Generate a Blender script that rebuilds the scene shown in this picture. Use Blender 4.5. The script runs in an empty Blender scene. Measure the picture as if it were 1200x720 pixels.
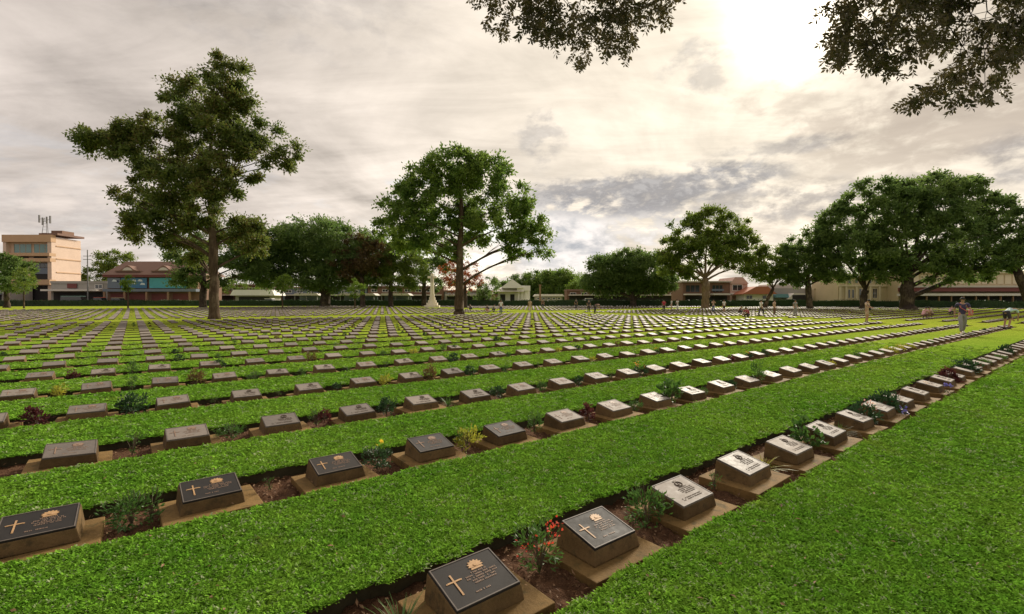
import bpy, bmesh, math, random
import numpy as np
from mathutils import Vector, Matrix, Euler

random.seed(7); rng = np.random.default_rng(7)
sc = bpy.context.scene
COL = sc.collection
R = math.radians

# ---------------------------------------------------------------- camera
CAMZ = 1.45
PITCH = R(0.595)
FPX = 564.5                      # focal length in pixels of the 1200 px wide photograph
cam = bpy.data.cameras.new('camera'); cam_o = bpy.data.objects.new('camera', cam); COL.objects.link(cam_o)
cam.sensor_width = 36.0; cam.lens = 36.0 * FPX / 1200.0
cam.clip_start = 0.05; cam.clip_end = 5000
cam_o.location = (0, 0, CAMZ); cam_o.rotation_euler = (math.pi / 2 - PITCH, 0, 0)
sc.camera = cam_o

# ---------------------------------------------------------------- light
SUN_AZ, SUN_EL = R(29.6), R(27.0)          # azimuth to the right of the view direction (+Y), elevation
SUN_DIR = Vector((math.sin(SUN_AZ) * math.cos(SUN_EL), math.cos(SUN_AZ) * math.cos(SUN_EL), math.sin(SUN_EL)))
sun = bpy.data.lights.new('sun', 'SUN'); sun.energy = 2.7; sun.angle = R(12); sun.color = (1.0, 0.9, 0.74)
sun_o = bpy.data.objects.new('sun', sun); COL.objects.link(sun_o)
sun_o.rotation_euler = SUN_DIR.to_track_quat('Z', 'Y').to_euler()
vs = sc.view_settings
vs.view_transform = 'Standard'; vs.look = 'None'; vs.gamma = 1.0; vs.use_curve_mapping = False
vs.exposure = 1.08

# ---------------------------------------------------------------- node helpers
class V:
    """a socket with arithmetic"""
    def __init__(s, nt, sock): s.nt, s.k = nt, sock
    def _m(s, op, *o, clamp=False):
        n = s.nt.nodes.new('ShaderNodeMath'); n.operation = op; n.use_clamp = clamp
        for i, x in enumerate((s,) + o):
            if isinstance(x, V): s.nt.links.new(x.k, n.inputs[i])
            else: n.inputs[i].default_value = x
        return V(s.nt, n.outputs[0])
    def __add__(s, o): return s._m('ADD', o)
    __radd__ = __add__
    def __sub__(s, o): return s._m('SUBTRACT', o)
    def __rsub__(s, o): return (s * -1.0) + o
    def __mul__(s, o): return s._m('MULTIPLY', o)
    __rmul__ = __mul__
    def __truediv__(s, o): return s._m('DIVIDE', o)
    def __pow__(s, o): return s._m('POWER', o)
    def max(s, o): return s._m('MAXIMUM', o)
    def min(s, o): return s._m('MINIMUM', o)
    def clamp(s): return s._m('ADD', 0.0, clamp=True)
    def step(s, a, b):               # smoothstep a..b -> 0..1
        n = s.nt.nodes.new('ShaderNodeMapRange'); n.interpolation_type = 'SMOOTHSTEP'
        s.nt.links.new(s.k, n.inputs[0]); n.inputs[1].default_value = a; n.inputs[2].default_value = b
        return V(s.nt, n.outputs[0])
def val3(nt, x, y, z):
    n = nt.nodes.new('ShaderNodeCombineXYZ')
    for i, q in enumerate((x, y, z)):
        if isinstance(q, V): nt.links.new(q.k, n.inputs[i])
        else: n.inputs[i].default_value = q
    return V(nt, n.outputs[0])
def noise(nt, vec, scale, detail=4, rough=0.55, dist=0.0, col=False):
    n = nt.nodes.new('ShaderNodeTexNoise'); n.inputs['Scale'].default_value = scale
    n.inputs['Detail'].default_value = detail; n.inputs['Roughness'].default_value = rough; n.inputs['Distortion'].default_value = dist
    if vec is not None: nt.links.new(vec.k, n.inputs['Vector'])
    return V(nt, n.outputs['Color' if col else 'Fac'])
def mix(nt, f, a, b):
    n = nt.nodes.new('ShaderNodeMix'); n.data_type = 'RGBA'
    for i, q in ((0, f), (6, a), (7, b)):
        if isinstance(q, V): nt.links.new(q.k, n.inputs[i])
        elif i == 0: n.inputs[0].default_value = q
        else: n.inputs[i].default_value = (*q[:3], 1)
    return V(nt, n.outputs[2])
def scalecol(nt, c, f):
    n = nt.nodes.new('ShaderNodeVectorMath'); n.operation = 'SCALE'
    if isinstance(c, V): nt.links.new(c.k, n.inputs[0])
    else: n.inputs[0].default_value = c[:3]
    if isinstance(f, V): nt.links.new(f.k, n.inputs['Scale'])
    else: n.inputs['Scale'].default_value = f
    return V(nt, n.outputs[0])

# ---------------------------------------------------------------- world: thin overcast over a Nishita sky
def build_world():
    w = bpy.data.worlds.new('World'); sc.world = w; w.use_nodes = True
    nt = w.node_tree; nt.nodes.clear()
    out = nt.nodes.new('ShaderNodeOutputWorld'); bg = nt.nodes.new('ShaderNodeBackground')
    nt.links.new(bg.outputs[0], out.inputs[0]); bg.inputs[1].default_value = 0.1
    sky = nt.nodes.new('ShaderNodeTexSky'); sky.sky_type = 'NISHITA'; sky.sun_disc = False
    sky.sun_elevation = SUN_EL; sky.sun_rotation = SUN_AZ
    sky.air_density = 1.0; sky.dust_density = 1.5
    tc = nt.nodes.new('ShaderNodeTexCoord'); d = V(nt, tc.outputs['Generated'])
    sp = nt.nodes.new('ShaderNodeSeparateXYZ'); nt.links.new(d.k, sp.inputs[0])
    x, y, z = (V(nt, sp.outputs[i]) for i in range(3))
    dt = nt.nodes.new('ShaderNodeVectorMath'); dt.operation = 'DOT_PRODUCT'; nt.links.new(d.k, dt.inputs[0]); dt.inputs[1].default_value = SUN_DIR
    c = V(nt, dt.outputs['Value']).max(0.0)
    el = z._m('ARCSINE') * 57.2958
    az = x._m('ARCTAN2', y) * 57.2958
    zz = z.max(0.0) + 0.16
    p = val3(nt, x / zz, y / zz, 0.0)
    n1 = noise(nt, p, 0.85, 8, 0.6, 0.9)                       # broad sheets
    n2 = noise(nt, val3(nt, x / zz * 0.75, y / zz * 2.1, 3.3), 1.7, 7, 0.6, 0.5)   # streaks
    n3 = noise(nt, val3(nt, az * 0.10, el * 0.26, 1.7), 1.0, 8, 0.62, 0.35)   # low cumulus
    n4 = noise(nt, val3(nt, az * 0.28, el * 0.5, 8.1), 1.0, 7, 0.6, 0.2)
    sheet = (n1 - 0.5) * 0.75 + (n2 - 0.5) * 0.5
    # forward scattering through the thin cloud
    g = 0.295 + (c ** 1.5) * 0.12 + (c ** 8.0) * 0.11 + (c ** 40.0) * 0.03 + (c ** 160.0) * 0.12 + (c ** 560.0) * 1.4
    low = (1.0 - el.step(2.0, 26.0))
    lum = (g + low * 0.035) * (1.0 + sheet * 2.0)
    warm = (c ** 3.0)
    colr = mix(nt, warm.clamp(), (1.0, 0.885, 0.805), (1.0, 0.885, 0.715))
    cloud = scalecol(nt, colr, lum)
    # gaps of pale blue low down
    gap = (n3 * 1.0 + low * 0.16).step(0.60, 0.74) * low * (1.0 - warm.step(0.35, 0.75)) * (az.step(-20.0, 0.0) * 0.6 + 0.2)
    skyc = scalecol(nt, V(nt, sky.outputs[0]), 0.10)
    base = mix(nt, gap.clamp(), cloud, skyc)
    # bright cumulus tops, then grey undersides
    band_w = (1.0 - ((el - 6.5) / 5.5)._m('ABSOLUTE').step(0.2, 1.0))
    side = (1.0 - ((az - 9.0) / 17.0)._m('ABSOLUTE').step(0.1, 1.0))
    puff = (n4 * 0.75 + n3 * 0.35).step(0.54, 0.62) * band_w * (side * 0.75 + 0.12)
    base = mix(nt, (puff * 0.9).clamp(), base, (0.46, 0.43, 0.40))
    def bank(ca, ce, wa, we, lo=0.48, hi=0.66):
        r = ((az - ca) / wa) ** 2.0 + ((el - ce) / we) ** 2.0
        return ((1.0 - r) * 0.20 + (n4 - 0.5) * 1.25 + (n3 - 0.5) * 0.9 + 0.46).step(lo - 0.06, hi + 0.06) * (1.0 - r.step(0.25, 1.7))
    white = bank(6.0, 6.8, 7.0, 4.8, 0.36, 0.41).max(bank(14.0, 8.2, 9.0, 2.4, 0.5, 0.58) * 0.7)
    shade = (n4 * 0.6 + n3 * 0.4).step(0.36, 0.62)
    base = mix(nt, (white * 0.9).clamp(), base, mix(nt, shade, (0.19, 0.205, 0.23), (0.54, 0.50, 0.47)))
    dark = (bank(13.5, 12.2, 13.0, 2.6, 0.40, 0.58)).max(bank(23.0, 13.2, 7.0, 2.0, 0.42, 0.60)).max(bank(27.0, 10.0, 16.0, 2.2) * 0.6)
    dark = dark.max(bank(29.0, 15.6, 7.0, 0.9) * 0.55).max(bank(3.5, 19.0, 3.4, 3.6, .54, .72) * 0.5).max(bank(21.0, 24.5, 4.5, 3.4, .54, .74) * 0.45)
    dark = dark.max(bank(49.0, 11.0, 7.0, 3.0) * 0.6).max(bank(-43.0, 7.5, 16.0, 2.6) * 0.3).max(bank(-30.0, 30.0, 22.0, 6.0) * 0.22)
    tan = bank(46.0, 17.0, 18.0, 7.0, .40, .70).max(bank(34.0, 9.0, 14.0, 4.0, .42, .66) * 0.7).max(bank(34.0, 20.0, 12.0, 3.0, .46, .70) * 0.6)
    base = mix(nt, (tan * 0.7).clamp(), base, (0.255, 0.212, 0.175))
    elsewhere = (n3 * 0.7 + n4 * 0.4).step(0.62, 0.74) * low * 0.5 * az._m('ABSOLUTE').step(50.0, 65.0)
    dark = dark.max(elsewhere)
    n5 = noise(nt, val3(nt, az * 0.55, el * 1.1, 4.4), 1.0, 8, 0.65, 0.4)
    base = mix(nt, (dark * (0.62 + (n5 - 0.35) * 1.1)).clamp(), base, mix(nt, n5.step(0.42, 0.66), (0.085, 0.092, 0.115), (0.25, 0.24, 0.235)))
    hor = 1.0 - el.step(-1.0, 4.0)
    base = mix(nt, (hor * 0.35).clamp(), base, (0.36, 0.355, 0.34))
    col10 = scalecol(nt, base, 10.0)
    nt.links.new(col10.k, bg.inputs[0])
build_world()

# ---------------------------------------------------------------- geometry frame
PHI = R(51.75); SP, CP = math.sin(PHI), math.cos(PHI)
ROWROT = math.pi / 2 - PHI
def ad(a, d): return (a * SP - d * CP, a * CP + d * SP)          # along a row / across the rows -> world x, y
def hgt(y):                                                     # the lawn rises very slightly to the far hedge
    t = np.clip((np.asarray(y, float) - 42.0) / 70.0, 0, 1)
    return 0.55 * t * t * (3 - 2 * t)
def P(px, py, Y):                                               # a point at distance Y in the direction of a photo pixel
    u = (px - 600.0) / FPX; v = (360.0 - py) / FPX
    fy = math.cos(PITCH) + v * math.sin(PITCH); fz = -math.sin(PITCH) + v * math.cos(PITCH)
    t = Y / fy
    return Vector((u * t, Y, CAMZ + fz * t))
def gx(px, Y): 
    p = P(px, 354, Y); return Vector((p.x, Y, float(hgt(Y))))

# ---------------------------------------------------------------- object helpers
def tag(o, label=None, cat=None, group=None, kind=None):
    if label: o['label'] = label
    if cat: o['category'] = cat
    if group: o['group'] = group
    if kind: o['kind'] = kind
    return o
def empty(name, loc=(0, 0, 0), rz=0.0):
    o = bpy.data.objects.new(name, None); COL.objects.link(o); o.location = loc; o.rotation_euler = (0, 0, rz)
    o.empty_display_size = 0.1
    return o
def link(name, me, parent=None):
    o = bpy.data.objects.new(name, me); COL.objects.link(o)
    if parent is not None: o.parent = parent
    return o
def np_mesh(name, verts, faces, mats, smooth=False, midx=None):
    """verts (n,3); faces (m,k) all with the same k"""
    verts = np.asarray(verts, np.float32); faces = np.asarray(faces, np.int32)
    me = bpy.data.meshes.new(name)
    me.vertices.add(len(verts)); me.vertices.foreach_set('co', verts.ravel())
    m, k = faces.shape
    me.loops.add(m * k); me.loops.foreach_set('vertex_index', faces.ravel())
    me.polygons.add(m); me.polygons.foreach_set('loop_start', np.arange(0, m * k, k, dtype=np.int32))
    if midx is not None: me.polygons.foreach_set('material_index', np.asarray(midx, np.int32))
    me.polygons.foreach_set('use_smooth', np.full(m, bool(smooth)))
    me.update(calc_edges=True); me.validate()
    for mt in (mats if isinstance(mats, (list, tuple)) else [mats]): me.materials.append(mt)
    return me
class MB:
    """collects boxes, tubes, prisms into one mesh"""
    def __init__(s): s.v, s.f, s.m = [], [], []
    def add(s, v, f, m=0):
        n = len(s.v); s.v += [tuple(q) for q in v]; s.f += [tuple(i + n for i in q) for q in f]; s.m += [m] * len(f); return s
    def box(s, x0, x1, y0, y1, z0, z1, m=0, M=None):
        v = [Vector(q) for q in ((x0, y0, z0), (x1, y0, z0), (x1, y1, z0), (x0, y1, z0), (x0, y0, z1), (x1, y0, z1), (x1, y1, z1), (x0, y1, z1))]
        if M is not None: v = [M @ q for q in v]
        return s.add(v, [(0, 3, 2, 1), (4, 5, 6, 7), (0, 1, 5, 4), (1, 2, 6, 5), (2, 3, 7, 6), (3, 0, 4, 7)], m)
    def prism(s, poly, z0, z1, axis='z', m=0, M=None):
        n = len(poly)
        def pt(p, h): return Vector((p[0], p[1], h)) if axis == 'z' else (Vector((p[0], h, p[1])) if axis == 'y' else Vector((h, p[0], p[1])))
        v = [pt(p, z0) for p in poly] + [pt(p, z1) for p in poly]
        if M is not None: v = [M @ q for q in v]
        return s.add(v, [tuple(range(n))[::-1], tuple(range(n, 2 * n))] + [(i, (i + 1) % n, n + (i + 1) % n, n + i) for i in range(n)], m)
    def tube(s, pts, rad, n=8, m=0, cap=True):
        pts = [Vector(p) for p in pts]; rings = []
        up = Vector((0.13, 0.27, 1)).normalized()
        for i, p in enumerate(pts):
            t = (pts[min(i + 1, len(pts) - 1)] - pts[max(i - 1, 0)])
            t = t.normalized() if t.length > 1e-9 else Vector((0, 0, 1))
            a = t.cross(up if abs(t.dot(up)) < 0.95 else Vector((1, 0, 0))).normalized(); b = t.cross(a)
            rr = rad[i] if isinstance(rad, (list, tuple)) else rad
            if not isinstance(rr, (tuple, list)): rr = (rr, rr)
            rings.append([p + a * math.cos(2 * math.pi * j / n) * rr[0] + b * math.sin(2 * math.pi * j / n) * rr[1] for j in range(n)])
        v = [q for r in rings for q in r]
        f = [(i * n + j, i * n + (j + 1) % n, (i + 1) * n + (j + 1) % n, (i + 1) * n + j) for i in range(len(pts) - 1) for j in range(n)]
        if cap: f += [tuple(range(n))[::-1], tuple((len(pts) - 1) * n + j for j in range(n))]
        return s.add(v, f, m)
    def lathe(s, prof, n=12, c=(0, 0, 0), m=0):
        v = [(c[0] + r * math.cos(2 * math.pi * j / n), c[1] + r * math.sin(2 * math.pi * j / n), c[2] + z) for r, z in prof for j in range(n)]
        f = [(i * n + j, i * n + (j + 1) % n, (i + 1) * n + (j + 1) % n, (i + 1) * n + j) for i in range(len(prof) - 1) for j in range(n)]
        f += [tuple(range(n))[::-1], tuple((len(prof) - 1) * n + j for j in range(n))]
        return s.add(v, f, m)
    def mesh(s, name, mats, smooth=False, bevel=0.0, segs=2):
        me = bpy.data.meshes.new(name); me.from_pydata(s.v, [], s.f)
        me.polygons.foreach_set('material_index', s.m)
        for mt in (mats if isinstance(mats, (list, tuple)) else [mats]): me.materials.append(mt)
        bm = bmesh.new(); bm.from_mesh(me)
        bmesh.ops.recalc_face_normals(bm, faces=bm.faces)
        if bevel > 0:
            bmesh.ops.bevel(bm, geom=[e for e in bm.edges if e.calc_length() > bevel * 2.5 and e.is_manifold and e.calc_face_angle(0) > 0.3], offset=bevel, segments=segs, affect='EDGES', profile=0.6, clamp_overlap=True)
        bm.to_mesh(me); bm.free()
        me.polygons.foreach_set('use_smooth', [smooth] * len(me.polygons)); me.update()
        return me
    def build(s, name, mats, parent=None, **k): return link(name, s.mesh(name, mats, **k), parent)

# ---------------------------------------------------------------- materials
def new_mat(name):
    m = bpy.data.materials.new(name); m.use_nodes = True; nt = m.node_tree
    b = nt.nodes.get('Principled BSDF'); return m, nt, b
def put(nt, b, key, v):
    s = b.inputs[key]
    if isinstance(v, V): nt.links.new(v.k, s)
    else: s.default_value = (*v, 1) if isinstance(v, (tuple, list)) else v
def bump(nt, b, h, strength=0.3, dist=0.01):
    n = nt.nodes.new('ShaderNodeBump'); n.inputs['Strength'].default_value = strength; n.inputs['Distance'].default_value = dist
    nt.links.new(h.k, n.inputs['Height']); nt.links.new(n.outputs[0], b.inputs['Normal'])
def objco(nt): n = nt.nodes.new('ShaderNodeTexCoord'); return V(nt, n.outputs['Object'])
def wpos(nt): n = nt.nodes.new('ShaderNodeNewGeometry'); return V(nt, n.outputs['Position'])
def orand(nt): n = nt.nodes.new('ShaderNodeObjectInfo'); return V(nt, n.outputs['Random'])
def island(nt): n = nt.nodes.new('ShaderNodeNewGeometry'); return V(nt, n.outputs['Random Per Island'])
def simple(name, col, rough=0.7, var=0.25, scale=3.0, metal=0.0, spec=0.5, bmp=0.0, world=True):
    m, nt, b = new_mat(name)
    co = wpos(nt) if world else objco(nt)
    n = noise(nt, co, scale, 5, 0.6); n2 = noise(nt, co, scale * 6.3, 4, 0.6)
    f = ((n - 0.5) * var * 2.2 + (n2 - 0.5) * var + 1.0).max(0.1)
    put(nt, b, 'Base Color', scalecol(nt, col, f)); put(nt, b, 'Roughness', rough); put(nt, b, 'Metallic', metal)
    b.inputs['Specular IOR Level'].default_value = spec
    if bmp: bump(nt, b, n2, bmp, 0.02)
    return m
def leaf_mat(name, c1, c2, trans=0.35, rough=0.5, clump=0.35, spec=0.35, shift=None):
    m, nt, b = new_mat(name)
    r = island(nt); n = noise(nt, wpos(nt), clump, 3, 0.5)
    f = (r * 0.6 + (n - 0.5) * 1.4 + 0.2).clamp()
    col = mix(nt, f, c1, c2)
    if shift: col = mix(nt, (island(nt) + (n - 0.5) * 1.6).step(0.80, 0.95), col, shift)
    put(nt, b, 'Base Color', col); put(nt, b, 'Roughness', rough); b.inputs['Specular IOR Level'].default_value = spec
    t = nt.nodes.new('ShaderNodeBsdfTranslucent'); nt.links.new(scalecol(nt, col, 1.25).k, t.inputs[0])
    mx = nt.nodes.new('ShaderNodeMixShader'); mx.inputs[0].default_value = trans
    o = nt.nodes['Material Output']
    nt.links.new(b.outputs[0], mx.inputs[1]); nt.links.new(t.outputs[0], mx.inputs[2]); nt.links.new(mx.outputs[0], o.inputs[0])
    return m
def turf_colour(nt, base_only=False):
    """mottled lawn colour: deep green and yellow-green patches in world space"""
    w = wpos(nt)
    a = noise(nt, w, 0.55, 3, 0.5); bb = noise(nt, w, 4.5, 4, 0.65)
    f = ((a - 0.5) * 1.5 + (bb - 0.5) * 1.1 + 0.5).clamp()
    sp = nt.nodes.new('ShaderNodeSeparateXYZ'); nt.links.new(w.k, sp.inputs[0]); yy = V(nt, sp.outputs[1])
    near = mix(nt, f, (0.110, 0.285, 0.024), (0.25, 0.43, 0.05))
    dryp = noise(nt, w, 0.9, 4, 0.6)
    near = mix(nt, dryp.step(0.56, 0.74) * 0.45, near, (0.27, 0.32, 0.06))
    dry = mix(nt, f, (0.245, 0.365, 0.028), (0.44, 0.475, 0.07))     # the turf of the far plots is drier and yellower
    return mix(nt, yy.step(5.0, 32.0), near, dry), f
M = {}
def build_materials():
    # lawn under the blades
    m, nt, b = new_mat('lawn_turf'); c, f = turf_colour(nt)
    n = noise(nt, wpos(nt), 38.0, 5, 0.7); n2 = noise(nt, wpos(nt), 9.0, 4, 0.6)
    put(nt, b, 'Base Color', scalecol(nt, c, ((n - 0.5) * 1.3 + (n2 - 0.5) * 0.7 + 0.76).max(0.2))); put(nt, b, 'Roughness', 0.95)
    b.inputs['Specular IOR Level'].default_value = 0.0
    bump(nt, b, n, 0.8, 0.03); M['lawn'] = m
    # grass blades
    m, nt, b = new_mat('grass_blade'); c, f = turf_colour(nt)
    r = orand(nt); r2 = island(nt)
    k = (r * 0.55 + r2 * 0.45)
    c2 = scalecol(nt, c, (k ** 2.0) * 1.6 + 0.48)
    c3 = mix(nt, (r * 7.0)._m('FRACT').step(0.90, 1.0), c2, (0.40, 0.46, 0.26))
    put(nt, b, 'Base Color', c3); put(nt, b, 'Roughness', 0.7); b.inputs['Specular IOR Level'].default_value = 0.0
    t = nt.nodes.new('ShaderNodeBsdfTranslucent'); nt.links.new(c3.k, t.inputs[0])
    mx = nt.nodes.new('ShaderNodeMixShader'); mx.inputs[0].default_value = 0.38
    nt.links.new(b.outputs[0], mx.inputs[1]); nt.links.new(t.outputs[0], mx.inputs[2]); nt.links.new(mx.outputs[0], nt.nodes['Material Output'].inputs[0])
    M['blade'] = m
    # soil
    m, nt, b = new_mat('bed_soil'); w = wpos(nt)
    n = noise(nt, w, 14, 6, 0.7); n2 = noise(nt, w, 55, 4, 0.7)
    c = mix(nt, ((n - 0.5) * 2.0 + 0.5).clamp(), (0.052, 0.026, 0.015), (0.17, 0.088, 0.048))
    c = mix(nt, n2.step(0.58, 0.72), c, (0.26, 0.15, 0.085))
    put(nt, b, 'Base Color', c); put(nt, b, 'Roughness', 0.95); b.inputs['Specular IOR Level'].default_value = 0.1; bump(nt, b, n2 + n, 1.0, 0.03); M['soil'] = m
    # concrete plinth: ochre with damp and moss stains
    m, nt, b = new_mat('plinth_concrete'); w = wpos(nt); r = orand(nt)
    n = noise(nt, w, 5.0, 5, 0.65); n2 = noise(nt, w, 60, 4, 0.7); n3 = noise(nt, w, 13, 5, 0.6)
    c = mix(nt, ((n - 0.5) * 1.8 + 0.4 + (r - 0.5) * 0.5).clamp(), (0.135, 0.083, 0.030), (0.245, 0.152, 0.056))
    c = mix(nt, n3.step(0.50, 0.70) * 0.75, c, (0.075, 0.058, 0.022))
    c = scalecol(nt, c, (n2 - 0.5) * 0.7 + 1.0)
    put(nt, b, 'Base Color', c); put(nt, b, 'Roughness', 0.85); b.inputs['Specular IOR Level'].default_value = 0.15; bump(nt, b, n2, 0.5, 0.008); M['plinth'] = m
    # pedestal: darker, weather-streaked
    m, nt, b = new_mat('pedestal_stone'); o = objco(nt); r = orand(nt); w = wpos(nt)
    n = noise(nt, w, 6.0, 5, 0.65); n2 = noise(nt, w, 70, 4, 0.7); n3 = noise(nt, w, 16, 5, 0.6)
    c = mix(nt, ((n - 0.5) * 2.0 + 0.45 + (r - 0.5) * 0.6).clamp(), (0.075, 0.047, 0.020), (0.165, 0.105, 0.046))
    c = mix(nt, n3.step(0.52, 0.7) * 0.7, c, (0.055, 0.042, 0.022))
    c = scalecol(nt, c, (n2 - 0.5) * 0.6 + 1.0)
    put(nt, b, 'Base Color', c); put(nt, b, 'Roughness', 0.85); b.inputs['Specular IOR Level'].default_value = 0.15; bump(nt, b, n2, 0.45, 0.006); M['pedestal'] = m
    # bronze plaque with a rubbed, dusty skin: dark patina, or a paler copy with sky glare painted into its colour
    for key, c1, c2 in (('bronze', (0.014, 0.013, 0.013), (0.060, 0.052, 0.047)), ('bronze_glare', (0.085, 0.072, 0.064), (0.29, 0.24, 0.20)), ('bronze_dull', (0.014, 0.013, 0.013), (0.055, 0.048, 0.043))):
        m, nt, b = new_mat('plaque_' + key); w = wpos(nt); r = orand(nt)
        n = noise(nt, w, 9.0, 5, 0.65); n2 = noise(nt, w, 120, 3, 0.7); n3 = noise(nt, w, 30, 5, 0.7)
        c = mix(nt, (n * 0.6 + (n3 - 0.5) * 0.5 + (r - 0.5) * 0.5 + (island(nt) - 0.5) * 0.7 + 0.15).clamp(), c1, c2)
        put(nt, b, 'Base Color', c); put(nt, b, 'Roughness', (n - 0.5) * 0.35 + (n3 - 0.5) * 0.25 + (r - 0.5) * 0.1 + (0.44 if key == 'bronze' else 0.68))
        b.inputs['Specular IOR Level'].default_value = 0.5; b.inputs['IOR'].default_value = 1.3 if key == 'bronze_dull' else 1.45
        b.inputs['Sheen Weight'].default_value = 0.15 if key == 'bronze_glare' else 0.0; b.inputs['Sheen Roughness'].default_value = 0.45; b.inputs['Sheen Tint'].default_value = (1.0, 0.88, 0.74, 1)
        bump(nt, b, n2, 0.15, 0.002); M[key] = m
    M['rim'] = simple('bronze_rim', (0.13, 0.11, 0.095), 0.6, 0.5, 30.0, spec=0.25)
    M['gilt'] = simple('gilt_letter', (0.42, 0.25, 0.115), 0.6, 0.5, 60.0, spec=0.5)
    M['gilt_worn'] = simple('worn_gilt_letter', (0.24, 0.155, 0.105), 0.6, 0.5, 60.0, spec=0.5)
    M['thatch'] = simple('cut_turf_edge', (0.045, 0.040, 0.018), 0.95, 0.6, 12.0)
    M['gilt_dull'] = simple('dull_gilt_letter', (0.085, 0.058, 0.036), 0.7, 0.4, 40.0, spec=0.2)
    M['bark'] = simple('bark', (0.085, 0.058, 0.038), 0.9, 0.6, 1.6, bmp=0.8)
    M['bark_pale'] = simple('pale_bark', (0.20, 0.14, 0.085), 0.9, 0.7, 0.9, bmp=0.8)
    M['bark_dark'] = simple('dark_bark', (0.06, 0.045, 0.035), 0.9, 0.5, 2.0, bmp=0.8)
    for key, col in (('bark', (0.085, 0.058, 0.038)), ('bark_pale', (0.20, 0.14, 0.085)), ('bark_dark', (0.06, 0.045, 0.035))):
        m, nt, b = new_mat(key + '_furrowed'); w = wpos(nt)
        mp = nt.nodes.new('ShaderNodeMapping'); mp.inputs['Scale'].default_value = (1, 1, 0.16); nt.links.new(w.k, mp.inputs[0]); sv = V(nt, mp.outputs[0])
        n = noise(nt, sv, 6.0, 6, 0.7); n2 = noise(nt, w, 0.8, 4, 0.6)
        put(nt, b, 'Base Color', scalecol(nt, mix(nt, n2.step(0.5, 0.7) * 0.5, col, (0.24, 0.19, 0.13)), ((n - 0.5) * 2.6 + 1.0).max(0.25))); put(nt, b, 'Roughness', 0.95); b.inputs['Specular IOR Level'].default_value = 0.1
        bump(nt, b, n, 1.0, 0.08); M[key] = m
    M['leaf_a'] = leaf_mat('leaf_mid_green', (0.062, 0.105, 0.022), (0.19, 0.215, 0.045), 0.48, shift=(0.13, 0.11, 0.03))
    M['leaf_b'] = leaf_mat('leaf_glossy_green', (0.065, 0.14, 0.026), (0.21, 0.285, 0.05), 0.5)
    M['leaf_c'] = leaf_mat('leaf_deep_green', (0.066, 0.13, 0.034), (0.175, 0.245, 0.058), 0.5)
    M['leaf_d'] = leaf_mat('leaf_olive_green', (0.068, 0.128, 0.02), (0.20, 0.25, 0.035), 0.48)
    M['leaf_e'] = leaf_mat('leaf_red_brown', (0.075, 0.04, 0.02), (0.13, 0.10, 0.03), 0.35)
    M['leaf_f'] = leaf_mat('leaf_rust_red', (0.20, 0.045, 0.015), (0.34, 0.11, 0.03), 0.4)
    M['leaf_g'] = leaf_mat('leaf_bright_green', (0.09, 0.17, 0.02), (0.19, 0.27, 0.035), 0.45)
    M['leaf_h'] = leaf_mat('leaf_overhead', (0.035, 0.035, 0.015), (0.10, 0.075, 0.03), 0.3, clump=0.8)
    M['hedge'] = leaf_mat('leaf_hedge', (0.012, 0.04, 0.010), (0.035, 0.075, 0.016), 0.2)
    M['sh_green'] = leaf_mat('shrub_green', (0.035, 0.10, 0.018), (0.10, 0.19, 0.035), 0.35, clump=3)
    M['sh_dark'] = leaf_mat('shrub_dark_green', (0.014, 0.045, 0.018), (0.04, 0.085, 0.025), 0.3, clump=3)
    M['sh_yellow'] = leaf_mat('shrub_yellow_green', (0.20, 0.24, 0.03), (0.48, 0.44, 0.05), 0.4, clump=3)
    M['sh_maroon'] = leaf_mat('shrub_maroon', (0.055, 0.015, 0.018), (0.13, 0.035, 0.03), 0.3, clump=3)
    M['sh_bronze'] = leaf_mat('shrub_bronze', (0.09, 0.06, 0.02), (0.20, 0.13, 0.04), 0.35, clump=3)
    M['stem'] = simple('plant_stem', (0.10, 0.075, 0.04), 0.8, 0.3, 8)
    M['fl_red'] = leaf_mat('petal_red', (0.55, 0.03, 0.02), (0.75, 0.12, 0.06), 0.3, clump=4)
    M['fl_pink'] = leaf_mat('petal_pink', (0.70, 0.35, 0.33), (0.80, 0.55, 0.48), 0.3, clump=4)
    M['fl_yellow'] = leaf_mat('petal_yellow', (0.75, 0.48, 0.03), (0.85, 0.65, 0.08), 0.3, clump=4)
    M['fl_orange'] = leaf_mat('petal_orange', (0.70, 0.25, 0.04), (0.8, 0.4, 0.08), 0.3, clump=4)
    M['fl_blue'] = leaf_mat('petal_blue', (0.10, 0.08, 0.40), (0.3, 0.28, 0.6), 0.2, clump=4)
    M['litter'] = leaf_mat('dry_leaf', (0.10, 0.055, 0.03), (0.36, 0.22, 0.12), 0.15, rough=0.8, clump=6)
build_materials()

# ================================================================ THE SETTING
ROWS = [1.96, 4.11, 6.02, 8.15, 10.3, 12.5] + [12.5 + 2.1 * k for k in range(1, 16)]      # first plot
ROWS2 = [51.5 + 2.1 * k for k in range(26)]                                                # plot beyond the tree strip
ALLROWS = ROWS + ROWS2
A_END, A_NEXT = 40.5, 47.0           # rows stop at a grass path, and go on beyond it
BED0, BED1 = -0.34, 0.42             # bed edges before / behind the line of markers
def bed(d): return (BED0, BED1) if d < 7.0 else (-0.29, 0.33)
SOILZ = -0.085; TURFZ = -0.002

def wob(a, d, amp=0.028):            # uneven cut edge of the turf
    return amp * (np.sin(a * 7.3 + d * 3.1) * 0.5 + np.sin(a * 17.9 + d * 1.7) * 0.35 + np.sin(a * 2.1 + d) * 0.5 + np.sin(a * 41.0 + d * 5) * 0.22)

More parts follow.
